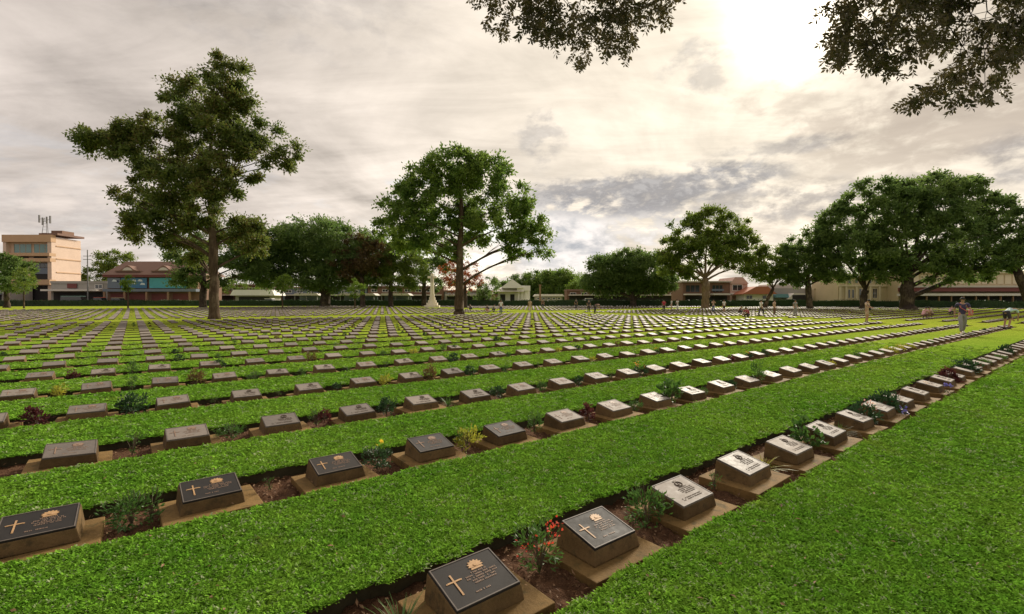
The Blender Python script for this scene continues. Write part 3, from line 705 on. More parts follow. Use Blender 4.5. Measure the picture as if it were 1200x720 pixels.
# (row, position along the row in steps, kind, scale) read off the photograph for the nearest rows
fixed = [(0, 2.5, 'red', 1.08, .06), (0, 3.55, 'green', 0.95), (0, 3.72, 'twig', .6), (0, 4.52, 'twig', .55), (0, 5.45, 'spiky', 1.0), (0, 6.55, 'leafy', .8), (0, 7.5, 'tallgrass', .6), (0, 8.45, 'darkpink', .95), (0, 9.45, 'dark', 1.0), (0, 9.25, 'blue', .9, -.22), (0, 11.9, 'blue', 1.15, -.24), (0, 13.6, 'maroon', .9), (0, 15.5, 'dark', 1.3), (0, 17.6, 'green', .8), (0, 21.5, 'dark', 1.1), (0, 1.55, 'tallgrass', .75), (0, 1.25, 'twig', .8, -.1),
    (1, 0.5, 'green', 1.15), (1, 0.62, 'twig', 1.0), (1, 2.42, 'yellowflower', 1.1), (1, 1.45, 'twig', .5), (1, 3.5, 'yellow', .95), (1, 3.42, 'twig', .9), (1, 4.5, 'tall', .85), (1, 5.5, 'maroon', .8), (1, 6.5, 'green', .8), (1, 7.45, 'leafy', 1.15), (1, 7.75, 'twig', .7), (1, 8.5, 'green', .6), (1, 9.45, 'dark', .6), (1, 10.55, 'tall', 1.05), (1, 14.5, 'yellow', .7), (1, 16.4, 'tall', .8), (1, 19.5, 'yellow', 1.1), (1, 20.5, 'yellow', 1.1), (1, 21.6, 'yellow', 1.0), (1, 24.5, 'green', .9), (1, 30.5, 'orange', .9), (1, 36.5, 'dark', 1),
    (2, 0.5, 'twig', 1.1), (2, 1.45, 'green', 1.0), (2, 2.55, 'maroon', .8), (2, 2.45, 'twig', 1.1), (2, 3.45, 'dark', 1.05), (2, 4.5, 'tallgrass', 1.1), (2, 5.5, 'dark', .8), (2, 6.5, 'green', .8), (2, 7.5, 'dark', .7), (2, 8.5, 'twig', .9), (2, 9.48, 'orange', 1.3), (2, 13.5, 'maroon', .8), (2, 15.5, 'dark', .9), (2, 20.5, 'orange', .8),
    (3, -0.52, 'maroon', 1.15), (3, 0.5, 'dark', 1.25), (3, 1.55, 'twig', .6), (3, 2.5, 'twig', .5), (3, 3.5, 'dark', .6), (3, 4.45, 'yellow', 1.0), (3, 5.45, 'bronze', 1.2), (3, 6.45, 'dark', 1.0), (3, 7.5, 'green', .8), (3, 8.5, 'twig', .7), (3, 10.5, 'yellow', .7), (3, 13.5, 'orange', .9), (3, 17.5, 'yellow', .7),
    (4, -0.5, 'yellow', 1.0), (4, 0.5, 'tall', .8), (4, 1.5, 'bronze', 1.15), (4, 2.55, 'green', 1.0), (4, 3.5, 'green', .8), (4, 5.5, 'twig', .8), (4, 7.5, 'dark', 1.2), (4, 9.4, 'green', .7), (4, 11.5, 'yellow', .8), (4, 14.5, 'bronze', 1.0),
    (5, -0.5, 'maroon', .8), (5, 0.5, 'tall', 1.0), (5, 2.2, 'dark', 1.0), (5, 4.4, 'bronze', 1.1), (5, 6.5, 'green', .9), (5, 9.0, 'dark', .9)]
plants = {}
jp = random.Random(23)
spots = []
for f_ in fixed:
    k, i_, kind, s_ = f_[:4]; off = f_[4] if len(f_) > 4 else 0.03
    spots.append((k, i_, kind, s_, off, True))
usedg = {(k, math.floor(i_)) for k, i_, *_ in spots}
weights = ['green', 'green', 'dark', 'dark', 'twig', 'tallgrass', 'maroon', 'bronze', 'yellow', 'tall', 'orange', 'green', 'green', 'twig', 'dark', 'tallgrass']
for dist, k, i, a, d, x, y in cand:
    if (k, i) in usedg: continue
    pr = 0.0 if k < 3 and i < 14 else 0.34
    if jp.random() < pr:
        spots.append((k, i + 0.5 + jp.uniform(-.08, .08), jp.choice(weights), jp.uniform(.5, 1.0), jp.uniform(-.05, .1), False))
ps = []
for k, i_, kind, s_, off, fx in spots:
    a = A_OFF + S_STEP * i_; d = ALLROWS[k] + off
    if A_END - .2 < a < A_NEXT: continue
    x, y = ad(a, d)
    ps.append((math.hypot(x, y), k, i_, kind, s_ * (.95 if k == 0 else (.8 if k == 1 else .7)), x, y))
ps.sort(key=lambda q: q[0])
seen = [q for q in ps if q[6] > 1.5 and abs(q[5]) < 1.063 * q[6] + .12]
nearp = [q for q in seen][:300]; nearp_set = {(q[1], q[2]) for q in nearp}
used_labels = {}
for dist, k, i_, kind, s_, x, y in nearp:
    nm, desc = PDESC[kind]
    li = math.floor(i_); nxt = pos_in_row.get((k, li)); nxt2 = pos_in_row.get((k, li + 1))
    rowname = 'front row' if k == 0 else ordinal(k + 1) + ' row'
    if nxt and nxt2: where = 'between %s and %s markers, %s' % (ordinal(nxt), ordinal(nxt2), rowname)
    elif nxt: where = 'right of the %s marker, %s' % (ordinal(nxt), rowname)
    elif nxt2: where = 'left of the leftmost marker in the %s' % rowname
    else:
        nk = sum(1 for z in nearp if z[1] == k and z[3] == kind and z[2] <= i_ and not (pos_in_row.get((k, math.floor(z[2]))) or pos_in_row.get((k, math.floor(z[2]) + 1))))
        where = '%s such plant from the left in the %s' % (ordinal(nk), rowname)
    lab = desc + ' ' + where
    o = empty(nm, (x, y, float(hgt(y))), jp.uniform(0, 6.28)); o.scale = (s_ * jp.uniform(.9, 1.1),) * 2 + (s_ * jp.uniform(.85, 1.1),)
    tag(o, lab, 'flower' if 'flower' in kind or kind in ('red', 'orange', 'blue') else 'shrub', 'plants growing in the beds between the markers')
    v = jp.randrange(2)
    for part, me in PM[kind, v].items(): link(part, me, o)['kind'] = 'stuff'

def far_plants():
    C, D, Ls, Ws, mi = [], [], [], [], []
    mats = ['sh_green', 'sh_dark', 'sh_yellow', 'sh_maroon', 'sh_bronze']
    mk = dict(green=0, tallgrass=0, twig=0, tall=0, leafy=0, dark=1, darkpink=1, yellow=2, maroon=3, bronze=4, orange=4, red=3, spiky=2, yellowflower=1, blue=1)
    for dist, k, i_, kind, s_, x, y in ps:
        if (k, i_) in nearp_set: continue
        n = 26 if dist < 45 else 12
        c = rng.normal(0, 1, (n, 3)) * [.10 * s_, .10 * s_, .085 * s_] + [x, y, float(hgt(y)) + .08 * s_]
        C.append(c); L = (.09 if dist < 45 else .15) * s_
        Ls.append(np.full(n, L)); Ws.append(np.full(n, L * .5)); mi += [mk[kind]] * n
    C = np.concatenate(C); n = len(C)
    v, f = leaf_arrays(C, rdirs(n, .6), np.concatenate(Ls) * rng.uniform(.7, 1.3, n), np.concatenate(Ws))
    o = link('distant_bed_plants', np_mesh('distant_bed_plants', v, f, [M[q] for q in mats], midx=mi))
    tag(o, 'small distant plants dotted along the far rows of markers', 'plants', kind='stuff')
far_plants()

def litter():
    n = 16000
    k = rng.choice(4, n, p=[.42, .3, .18, .10]); a = rng.uniform(-3, 14, n)
    d = np.array(ROWS)[k] + rng.uniform(BED0 + .02, BED1 - .03, n)
    x = a * SP - d * CP; y = a * CP + d * SP
    dd = rdirs(n); dd[:, 2] *= .35
    on = (np.abs(((a - A_OFF) / S_STEP + .5) % 1 - .5) * S_STEP < PW / 2 - .01) & (np.abs(d - np.array(ROWS)[k] + .015) < PD / 2 - .01)
    keep = (~on) | (rng.random(n) < .02)
    z = np.where(on, .008, SOILZ + .012) + rng.uniform(0, .018, n) * (~on)
    c = np.stack([x, y, z], -1)[keep]; nn = len(c)
    g = 420; gr = 1.9 * (12 / 1.9) ** rng.random(g); gt = rng.uniform(R(-48), R(48), g)      # a few fallen leaves on the turf
    gd = -gr * np.sin(gt) * CP + gr * np.cos(gt) * SP; okg = np.ones(g, bool)
    for rd in ROWS: okg &= ~((gd > rd - .42) & (gd < rd + .5))
    gr, gt = gr[okg], gt[okg]; g = len(gr)
    c = np.concatenate([c, np.stack([gr * np.sin(gt), gr * np.cos(gt), np.full(g, .022)], -1)]); keep_d = np.concatenate([dd[keep], rdirs(g) * [1, 1, .3]]); nn = len(c)
    v, f = leaf_arrays(c, keep_d, rng.uniform(.012, .045, nn), rng.uniform(.006, .018, nn), roll=np.tile([0.2, 0.1, 1.0], (nn, 1)) + rng.normal(0, .5, (nn, 3)))
    tag(link('leaf_litter', np_mesh('leaf_litter', v, f, M['litter'])), 'dry brown leaf litter lying on the bed soil', 'leaf litter', kind='stuff')
litter()

# ================================================================ TREES
def crown_mesh(lobes, leaf, n_leaf, mat, clump=1.0, droop=-0.1, shell=0.5, flat=0.7, csize=None):
    """lobes: (centre Vector, rx, ry, rz). Leaves gather in clumps spread through each lobe."""
    vol = np.array([(l[1] * l[2] * l[3]) ** 0.75 for l in lobes]); vol /= vol.sum()
    C, D, tips = [], [], []
    for l, w in zip(lobes, vol):
        c, rx, ry, rz = l; n = int(n_leaf * w)
        cs = csize or 0.30 * (rx * ry * rz) ** (1 / 3)
        k = max(4, int(clump * 2.2 * (rx * ry * rz) / cs ** 3 * 0.42))
        k = min(k, max(4, n // 18))
        u = rng.normal(size=(k, 3)); u /= np.linalg.norm(u, axis=1, keepdims=True); u *= rng.uniform(shell, 1.0, (k, 1)) ** 0.6
        cc = u * [rx, ry, rz]
        sz = cs * rng.uniform(.55, 1.25, k)
        which = rng.integers(0, k, n)
        g = rng.normal(size=(n, 3)); g /= np.linalg.norm(g, axis=1, keepdims=True); g *= np.minimum(np.abs(rng.normal(0, .62, (n, 1))) + .05, rng.uniform(.95, 1.3, (n, 1)))
        p = cc[which] + g * sz[which][:, None] * [1.05, 1.05, flat] * .95
        C.append(p + np.array(c)); out = g + u[which] * .6
        dd = out + rng.normal(size=(n, 3)) * .7; dd[:, 2] += droop
        D.append(dd); tips += [(Vector(c) + Vector(q)) for q in cc[:max(3, k // 4)]]
    C = np.concatenate(C); D = np.concatenate(D); n = len(C)
    v, f = leaf_arrays(C, D, leaf * rng.uniform(.6, 1.35, n), leaf * .55 * rng.uniform(.6, 1.3, n))
    return np_mesh('crown', v, f, mat), tips
def limb(m, p0, p1, r0, r1, wig=0.08, n=5, seg=7, bend=-0.45):
    p0, p1 = Vector(p0), Vector(p1); L = (p1 - p0).length
    mid = (p0 + p1) / 2 + Vector((0, 0, -bend * L * 0.2)) + Vector(rng.normal(0, wig * L * .5, 3))
    pts, rad = [], []
    for i in range(n + 1):
        t = i / n; q = p0 * (1 - t) ** 2 + mid * 2 * t * (1 - t) + p1 * t * t
        if 0 < i < n: q += Vector(rng.normal(0, wig * L * .06, 3))
        pts.append(q); rad.append(r0 + (r1 - r0) * t ** .8)
    m.tube(pts, rad, seg, cap=True)
    return pts
def tree(name, label, Y, trunk, lobes, leaf, n_leaf, mat, bark='bark', group=None, flare=1.5, limbs=True, twigs=2, clump=1.0, shell=0.5, depth=0.8, csize=None, cat='tree', flat=0.7, limb_r=None, droop=-0.1, grow=1.14):
    """trunk: photo pixels (x, y, half width) from the ground up; lobes: (x, y, rx, ry[, dy metres]) in photo pixels at distance Y"""
    pxm = Y / FPX
    base = gx(trunk[0][0], Y)
    root = empty(name, base)
    tag(root, label, cat, group)
    L = []
    for lb in lobes:
        x, y, rx, ry = lb[:4]; dy = lb[4] if len(lb) > 4 else rng.uniform(-.45, .45) * rx * pxm
        Yl = Y + dy; c = P(x, y, Yl)
        L.append((c - base, rx * pxm * grow, rx * pxm * depth * grow, ry * pxm * grow))
    me, tips = crown_mesh(L, leaf, n_leaf, mat, clump=clump, shell=shell, csize=csize, flat=flat, droop=droop)
    link('crown', me, root)['kind'] = 'stuff'
    m = MB(); pts, rad = [], []
    for i, (x, y, hw) in enumerate(trunk):
        p = P(x, y, Y) - base
        if i == 0: p = Vector((0, 0, -0.25))
        pts.append(p); rad.append(hw * pxm)
    # ground flare, then a slightly lumpy shaft
    full, fr = [pts[0]], [rad[0] * flare]
    h1 = pts[1].z
    full.append(pts[0].lerp(pts[1], min(.45, .5 / max(.6, h1)))); fr.append(rad[0] * 1.06)
    for i in range(1, len(pts)):
        for t in (.33, .67, 1.0):
            full.append(pts[i - 1].lerp(pts[i], t) + Vector((rng.normal(0, .04 * rad[i]), rng.normal(0, .12 * rad[i]), 0))); fr.append((rad[i - 1] * (1 - t) + rad[i] * t) * rng.uniform(.98, 1.03))
    m.tube(full, fr, 12)
    top = pts[-1]; r_top = rad[-1]
    if limbs:
        for (c, rx, ry, rz) in L:
            # leave the shaft from its nearest lower point
            cand_ = [(i, p) for i, p in enumerate(full) if p.z < c.z - .42 * math.hypot(c.x - p.x, c.y - p.y) and i > 3] or [(4, full[4])]
            i, p = max(cand_, key=lambda q: q[1].z)
            r0 = min(fr[i] * .40, limb_r or .26)
            pp = limb(m, p, c + Vector((0, 0, -.25 * rz)), r0, r0 * .28)
            for _ in range(twigs):
                q = Vector((rng.normal(0, .5 * rx), rng.normal(0, .5 * ry), rng.uniform(-.2, .8) * rz))
                limb(m, pp[rng.integers(2, len(pp))], c + q, r0 * .3, r0 * .06, seg=5, n=4)
    m.build('trunk', M[bark], root, smooth=True)
    return root

tree('tall_tree', 'tall spreading tree with pale forked trunk standing alone on the lawn at left', 41.0,
     [(251, 374, 5.6), (251, 330, 4.8), (250, 290, 4.8), (247, 245, 2.5), (243, 215, 2.3), (246, 180, 1.9), (250, 140, 1.4), (255, 110, .8)],
     [(268, 86, 26, 18), (285, 110, 20, 16), (232, 112, 24, 17), (196, 106, 13, 12), (247, 140, 32, 22), (208, 150, 26, 18), (300, 128, 16, 14),
      (170, 150, 30, 14), (125, 158, 28, 12), (102, 158, 16, 11), (135, 165, 24, 12), (148, 150, 20, 13), (118, 172, 20, 10), (150, 172, 26, 12), (190, 190, 28, 18), (235, 185, 30, 26), (276, 170, 24, 20), (312, 158, 20, 13), (338, 176, 16, 12), (320, 192, 18, 10), (290, 205, 18, 14),
      (215, 215, 34, 20), (175, 205, 22, 14), (165, 232, 22, 12), (160, 255, 22, 12), (140, 230, 12, 8), (195, 245, 30, 16), (225, 255, 26, 20), (180, 270, 26, 13), (205, 280, 18, 14), (275, 262, 24, 12, 3), (232, 292, 14, 16, 4), (252, 205, 22, 22, -1.5), (240, 232, 24, 18, -1.8), (256, 160, 24, 22, -1.5), (262, 118, 22, 20, -1), (285, 150, 22, 16), (262, 228, 16, 14, -1.2), (300, 180, 20, 14), (255, 285, 14, 9, 2.5), (285, 268, 24, 16, 2), (298, 288, 20, 16, 3), (226, 300, 14, 14, 2), (200, 262, 24, 16)],
     0.26, 110000, M['leaf_a'], 'bark', clump=1.0, shell=0.2, depth=.85, csize=0.75, flat=.85, limb_r=.13)

tree('broad_tree', 'broad round-crowned green tree on the lawn with branching trunk near the stone cross', 54.0,
     [(538, 369, 6.0), (538, 345, 5.2), (539, 318, 4.4), (539, 290, 3.6), (541, 255, 2.6), (540, 220, 1.6)],
     [(532, 200, 34, 22), (565, 205, 30, 20), (505, 205, 24, 18), (545, 190, 24, 14), (578, 200, 16, 14), (490, 225, 30, 20), (465, 245, 22, 20), (520, 235, 36, 24), (560, 235, 36, 24), (595, 235, 28, 20), (612, 255, 24, 18), (628, 272, 20, 14), (635, 292, 14, 10), (605, 285, 22, 13), (575, 268, 28, 16), (545, 268, 26, 18), (505, 268, 30, 20), (475, 272, 26, 20), (462, 262, 18, 14), (484, 284, 22, 11), (610, 300, 14, 7), (530, 292, 18, 10)],
     0.36, 52000, M['leaf_b'], 'bark', clump=1.0, shell=0.35, depth=.9, csize=0.85, limb_r=.15, flat=.85)

# a row of broad rain trees and smaller trees along the left boundary
tree('rain_tree', 'wide dome-crowned rain tree behind the hedge left of centre', 98.0, [(381, 360, 6), (381, 345, 5.5), (380, 330, 5)],
     [(330, 285, 34, 18), (365, 275, 36, 16), (400, 282, 34, 18), (430, 300, 26, 18), (350, 305, 34, 18), (390, 305, 32, 18), (320, 310, 28, 16), (300, 300, 18, 16), (415, 322, 24, 14), (345, 325, 24, 11), (375, 325, 30, 12), (320, 328, 22, 10), (300, 322, 14, 12), (440, 318, 20, 16), (390, 335, 26, 7), (340, 282, 26, 14), (385, 270, 24, 10), (310, 292, 26, 18), (360, 292, 34, 20), (400, 298, 30, 18), (440, 296, 24, 16)], 0.48, 75000, M['leaf_c'], 'bark_dark', csize=1.5, shell=.45, clump=2.5)
tree('dark_tree', 'dark green tree behind the trunk of the tall lawn tree', 92.0, [(238, 360, 4), (238, 340, 3.6), (238, 320, 3)],
     [(225, 300, 22, 20), (255, 290, 26, 20), (285, 278, 22, 18), (290, 305, 24, 20), (262, 318, 22, 14), (218, 322, 14, 14), (300, 320, 16, 12), (240, 332, 16, 8), (208, 308, 12, 16)], 0.46, 30000, M['leaf_c'], 'bark_dark', csize=1.2)
tree('reddish_tree', 'tree with brownish red young leaves beside the dark rain tree', 94.0, [(425, 360, 3), (425, 340, 2.6), (424, 325, 2.2)],
     [(415, 295, 20, 18), (440, 305, 18, 18), (425, 318, 20, 14), (400, 310, 14, 14)], 0.40, 15000, M['leaf_e'], 'bark_dark', csize=1.0)
tree('olive_tree', 'olive green tree left of the stone cross', 96.0, [(458, 360, 3), (458, 340, 2.6), (458, 325, 2)],
     [(452, 285, 20, 18), (470, 300, 20, 20), (455, 315, 20, 16), (485, 318, 16, 16), (440, 325, 14, 14), (465, 332, 18, 10), (480, 300, 18, 16)], 0.42, 18000, M['leaf_d'], 'bark_dark', csize=1.1)
tree('shade_tree', 'dark shade tree just behind the stone cross', 104.0, [(497, 361, 3), (497, 342, 2.6), (497, 330, 2)],
     [(495, 305, 20, 18), (510, 318, 16, 14), (480, 325, 14, 12), (520, 300, 16, 14), (500, 333, 18, 9), (528, 325, 12, 12)], 0.44, 14000, M['leaf_c'], 'bark_dark', csize=1.2)
tree('rust_tree', 'small rust-red flowering tree behind the broad lawn tree', 88.0, [(545, 361, 2.6), (545, 345, 2.2), (545, 335, 1.8)],
     [(530, 318, 13, 12), (548, 322, 14, 13), (536, 333, 14, 10), (556, 332, 8, 9)], 0.30, 4500, M['leaf_f'], 'bark_dark', csize=.7)
tree('low_tree', 'low dark green tree right of the rust-red tree', 110.0, [(566, 360, 2), (566, 350, 1.8), (566, 343, 1.5)],
     [(560, 340, 12, 10), (572, 336, 12, 11), (578, 345, 8, 7)], 0.36, 3000, M['leaf_c'], 'bark_dark', csize=.9)
tree('edge_tree', 'dark tree at the far left edge in front of the orange building', 88.0, [(8, 361, 3), (8, 345, 2.6), (8, 330, 2.2)],
     [(5, 310, 18, 14), (22, 316, 15, 12), (12, 328, 20, 12), (-12, 318, 16, 16)], 0.38, 13000, M['leaf_c'], 'bark_dark', csize=1.0)
tree('street_tree', 'green tree behind the red-roofed shop at left', 150.0, [(128, 358, 2), (128, 335, 1.8), (128, 322, 1.4)],
     [(120, 308, 13, 11), (138, 304, 16, 10), (112, 322, 12, 12), (130, 322, 14, 12), (100, 330, 8, 10)], 0.55, 10000, M['leaf_d'], 'bark_dark', csize=1.4)
tree('hazy_tree', 'light green tree seen under the dark tree at left', 135.0, [(275, 358, 1.6), (275, 345, 1.4), (275, 338, 1.2)],
     [(262, 336, 10, 9), (278, 332, 12, 9), (290, 338, 10, 8)], 0.42, 2600, M['leaf_g'], 'bark_dark', csize=1.0)
# slim staked saplings along the hedge
for i, (px, py, w, h, Y, lab) in enumerate(((28, 330, 11, 13, 84, 'slim young tree before the orange building at left'), (150, 335, 6, 11, 82, 'slim young tree in front of the teal shop banner'), (331, 333, 9, 9, 82, 'slim young tree before the dome-crowned rain tree'), (416, 337, 9, 10, 80, 'bright green sapling left of the olive green tree'))):
    tree('sapling', lab, Y, [(px, 361, .8), (px, 350, .7), (px, 340, .5)], [(px, py, w, h, 0), (px - w * .3, py + h * .6, w * .6, h * .5, .3), (px + w * .25, py - h * .5, w * .6, h * .6, -.3)], 0.26, 1500, M['leaf_g'] if i else M['leaf_d'], 'bark', group='saplings along the hedge', csize=.55, twigs=1)

# distant wood beyond the pavilion: single crowns one can tell apart
for i, (px, top, rx, Y, mt) in enumerate(((590, 331, 13, 165, 'leaf_c'), (612, 326, 16, 185, 'leaf_c'), (632, 322, 16, 180, 'leaf_b'), (650, 321, 16, 176, 'leaf_b'), (666, 320, 14, 172, 'leaf_b'), (682, 330, 12, 160, 'leaf_g'))):
    h = (352 - top) / 2
    tree('roadside_tree', ('dark tree left of the white pavilion roof', 'dark tree behind the white pavilion roof', 'green tree just right of the white pavilion', 'second green tree right of the white pavilion', 'tallest green tree right of the white pavilion', 'light green tree beside the large dome tree')[i], Y, [(px, 357, 1.5), (px, 348, 1.2), (px, 342, 1)],
         [(px - rx * .3, top + h * .8, rx * .7, h * .8), (px + rx * .35, top + h * .9, rx * .7, h * .85), (px, top + h * 1.4, rx * .9, h * .7)], .65, 13000, M[mt], 'bark_dark', group='roadside trees beyond the hedge', csize=2.0, clump=2.5, twigs=0, grow=1.35)

# right-hand trees
tree('rain_tree', 'dome-shaped dark rain tree right of the white pavilion', 100.0, [(742, 361, 4), (742, 350, 3.6), (740, 342, 3.2)],
     [(710, 318, 22, 16), (735, 308, 26, 14), (762, 314, 22, 16), (775, 328, 16, 14), (700, 332, 18, 12), (728, 330, 26, 12), (755, 334, 22, 10), (690, 330, 8, 10), (722, 318, 26, 16), (750, 320, 24, 16), (780, 332, 12, 12), (705, 336, 18, 9), (735, 338, 20, 7)], 0.46, 60000, M['leaf_c'], 'bark_dark', csize=1.5, clump=2.5)
tree('pale_trunk_tree', 'leafy tree with thick pale trunk before the brown shophouses', 84.0, [(827, 363, 5), (827, 348, 4.5), (827, 336, 4.6), (826, 326, 3.4)],
     [(830, 262, 26, 16), (858, 272, 22, 18), (805, 276, 22, 18), (790, 292, 18, 14), (780, 300, 10, 12), (825, 288, 30, 16), (860, 295, 20, 16), (800, 308, 20, 12), (842, 308, 16, 10), (876, 285, 10, 12), (868, 310, 14, 12), (785, 312, 14, 10), (815, 318, 16, 7)], 0.40, 40000, M['leaf_d'], 'bark_pale', csize=.95, shell=.35, limb_r=.4)
tree('leaning_tree', 'tree with slanting twin stems beside the red tiled roof', 86.0, [(896, 362, 2.2), (900, 350, 2.0), (906, 338, 1.8)],
     [(885, 305, 14, 16), (905, 300, 18, 14), (922, 308, 16, 16), (895, 322, 16, 10), (915, 324, 16, 10), (930, 298, 14, 12), (900, 312, 20, 14)], 0.38, 15000, M['leaf_d'], 'bark', csize=.9)
tree('mid_tree', 'dark green tree left of the largest tree at right', 84.0, [(949, 362, 3.4), (948, 345, 3.2), (946, 330, 3)],
     [(940, 295, 18, 16), (958, 280, 18, 18), (950, 310, 22, 14), (930, 312, 14, 12), (965, 305, 16, 16), (955, 325, 18, 9), (935, 325, 14, 8), (975, 322, 12, 10)], 0.40, 22000, M['leaf_c'], 'bark_dark', csize=.95)
tree('slender_fork_tree', 'dark fork-trunked tree before the cream colonnade at right', 80.0, [(1012, 363, 4), (1012, 350, 3.8), (1014, 340, 3.6)],
     [(985, 262, 22, 22), (1005, 285, 24, 18), (975, 290, 18, 20), (1000, 312, 26, 14), (1028, 310, 20, 14), (965, 275, 14, 20)], 0.40, 28000, M['leaf_c'], 'bark_dark', csize=1.0)
tree('great_tree', 'largest dark spreading tree at right with thick trunk and huge crown', 76.0, [(1064, 365, 7.6), (1063, 350, 6.8), (1062, 338, 6.6), (1066, 322, 4)],
     [(1035, 222, 26, 16), (1060, 240, 34, 22), (1105, 215, 30, 16), (1130, 228, 28, 18), (1095, 245, 36, 24), (1150, 250, 26, 22), (1030, 255, 32, 22), (1010, 240, 18, 16), (1060, 275, 38, 20), (1110, 280, 38, 22), (1155, 285, 30, 22), (1025, 290, 30, 18), (1085, 305, 34, 14), (1135, 308, 34, 14), (1172, 265, 18, 26), (1180, 300, 22, 16), (1050, 310, 22, 12), (1100, 322, 26, 8), (1150, 320, 24, 8), (1040, 322, 18, 8), (1165, 240, 20, 18), (1080, 225, 26, 16)],
     0.44, 85000, M['leaf_c'], 'bark_dark', csize=1.15, shell=.4, limb_r=.34)
tree('edge_tree', 'leafy tree with slanting bough at the right edge', 70.0, [(1212, 367, 6), (1204, 345, 5), (1192, 318, 4)],
     [(1195, 265, 16, 20), (1215, 280, 24, 26), (1190, 300, 16, 14), (1225, 310, 24, 18)], 0.38, 15000, M['leaf_c'], 'bark_dark', csize=1.0)

# ---------------------------------------------------------------- hedge
def build_hedge():
    root = empty('hedge', (0, 0, 0)); tag(root, 'long low clipped dark green hedge closing the far side of the cemetery', 'hedge')
    pl = [(-170, 112), (-110, 110), (0, 109), (52, 99), (76, 88), (95, 83), (190, 78)]
    body = MB(); C, D = [], []
    for (x0, y0), (x1, y1) in zip(pl[:-1], pl[1:]):
        L = math.hypot(x1 - x0, y1 - y0); n = int(L / 2.0)
        for i in range(n):
            ta, tb = i / n, (i + 1) / n
            xa, ya, xb, yb = x0 + (x1 - x0) * ta, y0 + (y1 - y0) * ta, x0 + (x1 - x0) * tb, y0 + (y1 - y0) * tb
            h = 1.25 + .07 * math.sin(xa * .7) + random.uniform(-.05, .05); z = float(hgt((ya + yb) / 2))
            body.add([(xa, ya - .45, z - .2), (xb, yb - .45, z - .2), (xb, yb + .45, z - .2), (xa, ya + .45, z - .2), (xa, ya - .4, z + h), (xb, yb - .4, z + h), (xb, yb + .4, z + h), (xa, ya + .4, z + h)], [(4, 5, 6, 7), (0, 1, 5, 4), (1, 2, 6, 5), (2, 3, 7, 6), (3, 0, 4, 7)])
            m = 90
            t = rng.uniform(ta, tb, m); zz = rng.uniform(0, h + .05, m); front = rng.random(m) < .7
            yo = np.where(front, -.47, rng.uniform(-.45, .45, m)); zz = np.where(front, zz, h + .02)
            C.append(np.stack([x0 + (x1 - x0) * t, y0 + (y1 - y0) * t + yo + rng.normal(0, .05, m), z + zz + rng.normal(0, .05, m)], -1))
    C = np.concatenate(C); v, f = leaf_arrays(C, rdirs(len(C), .3) + np.array([0, -.5, 0]), rng.uniform(.14, .3, len(C)), rng.uniform(.08, .16, len(C)))
    link('foliage', np_mesh('foliage', v, f, M['hedge']), root)['kind'] = 'stuff'; body.build('branch_mass', M['hedge'], root)
build_hedge()

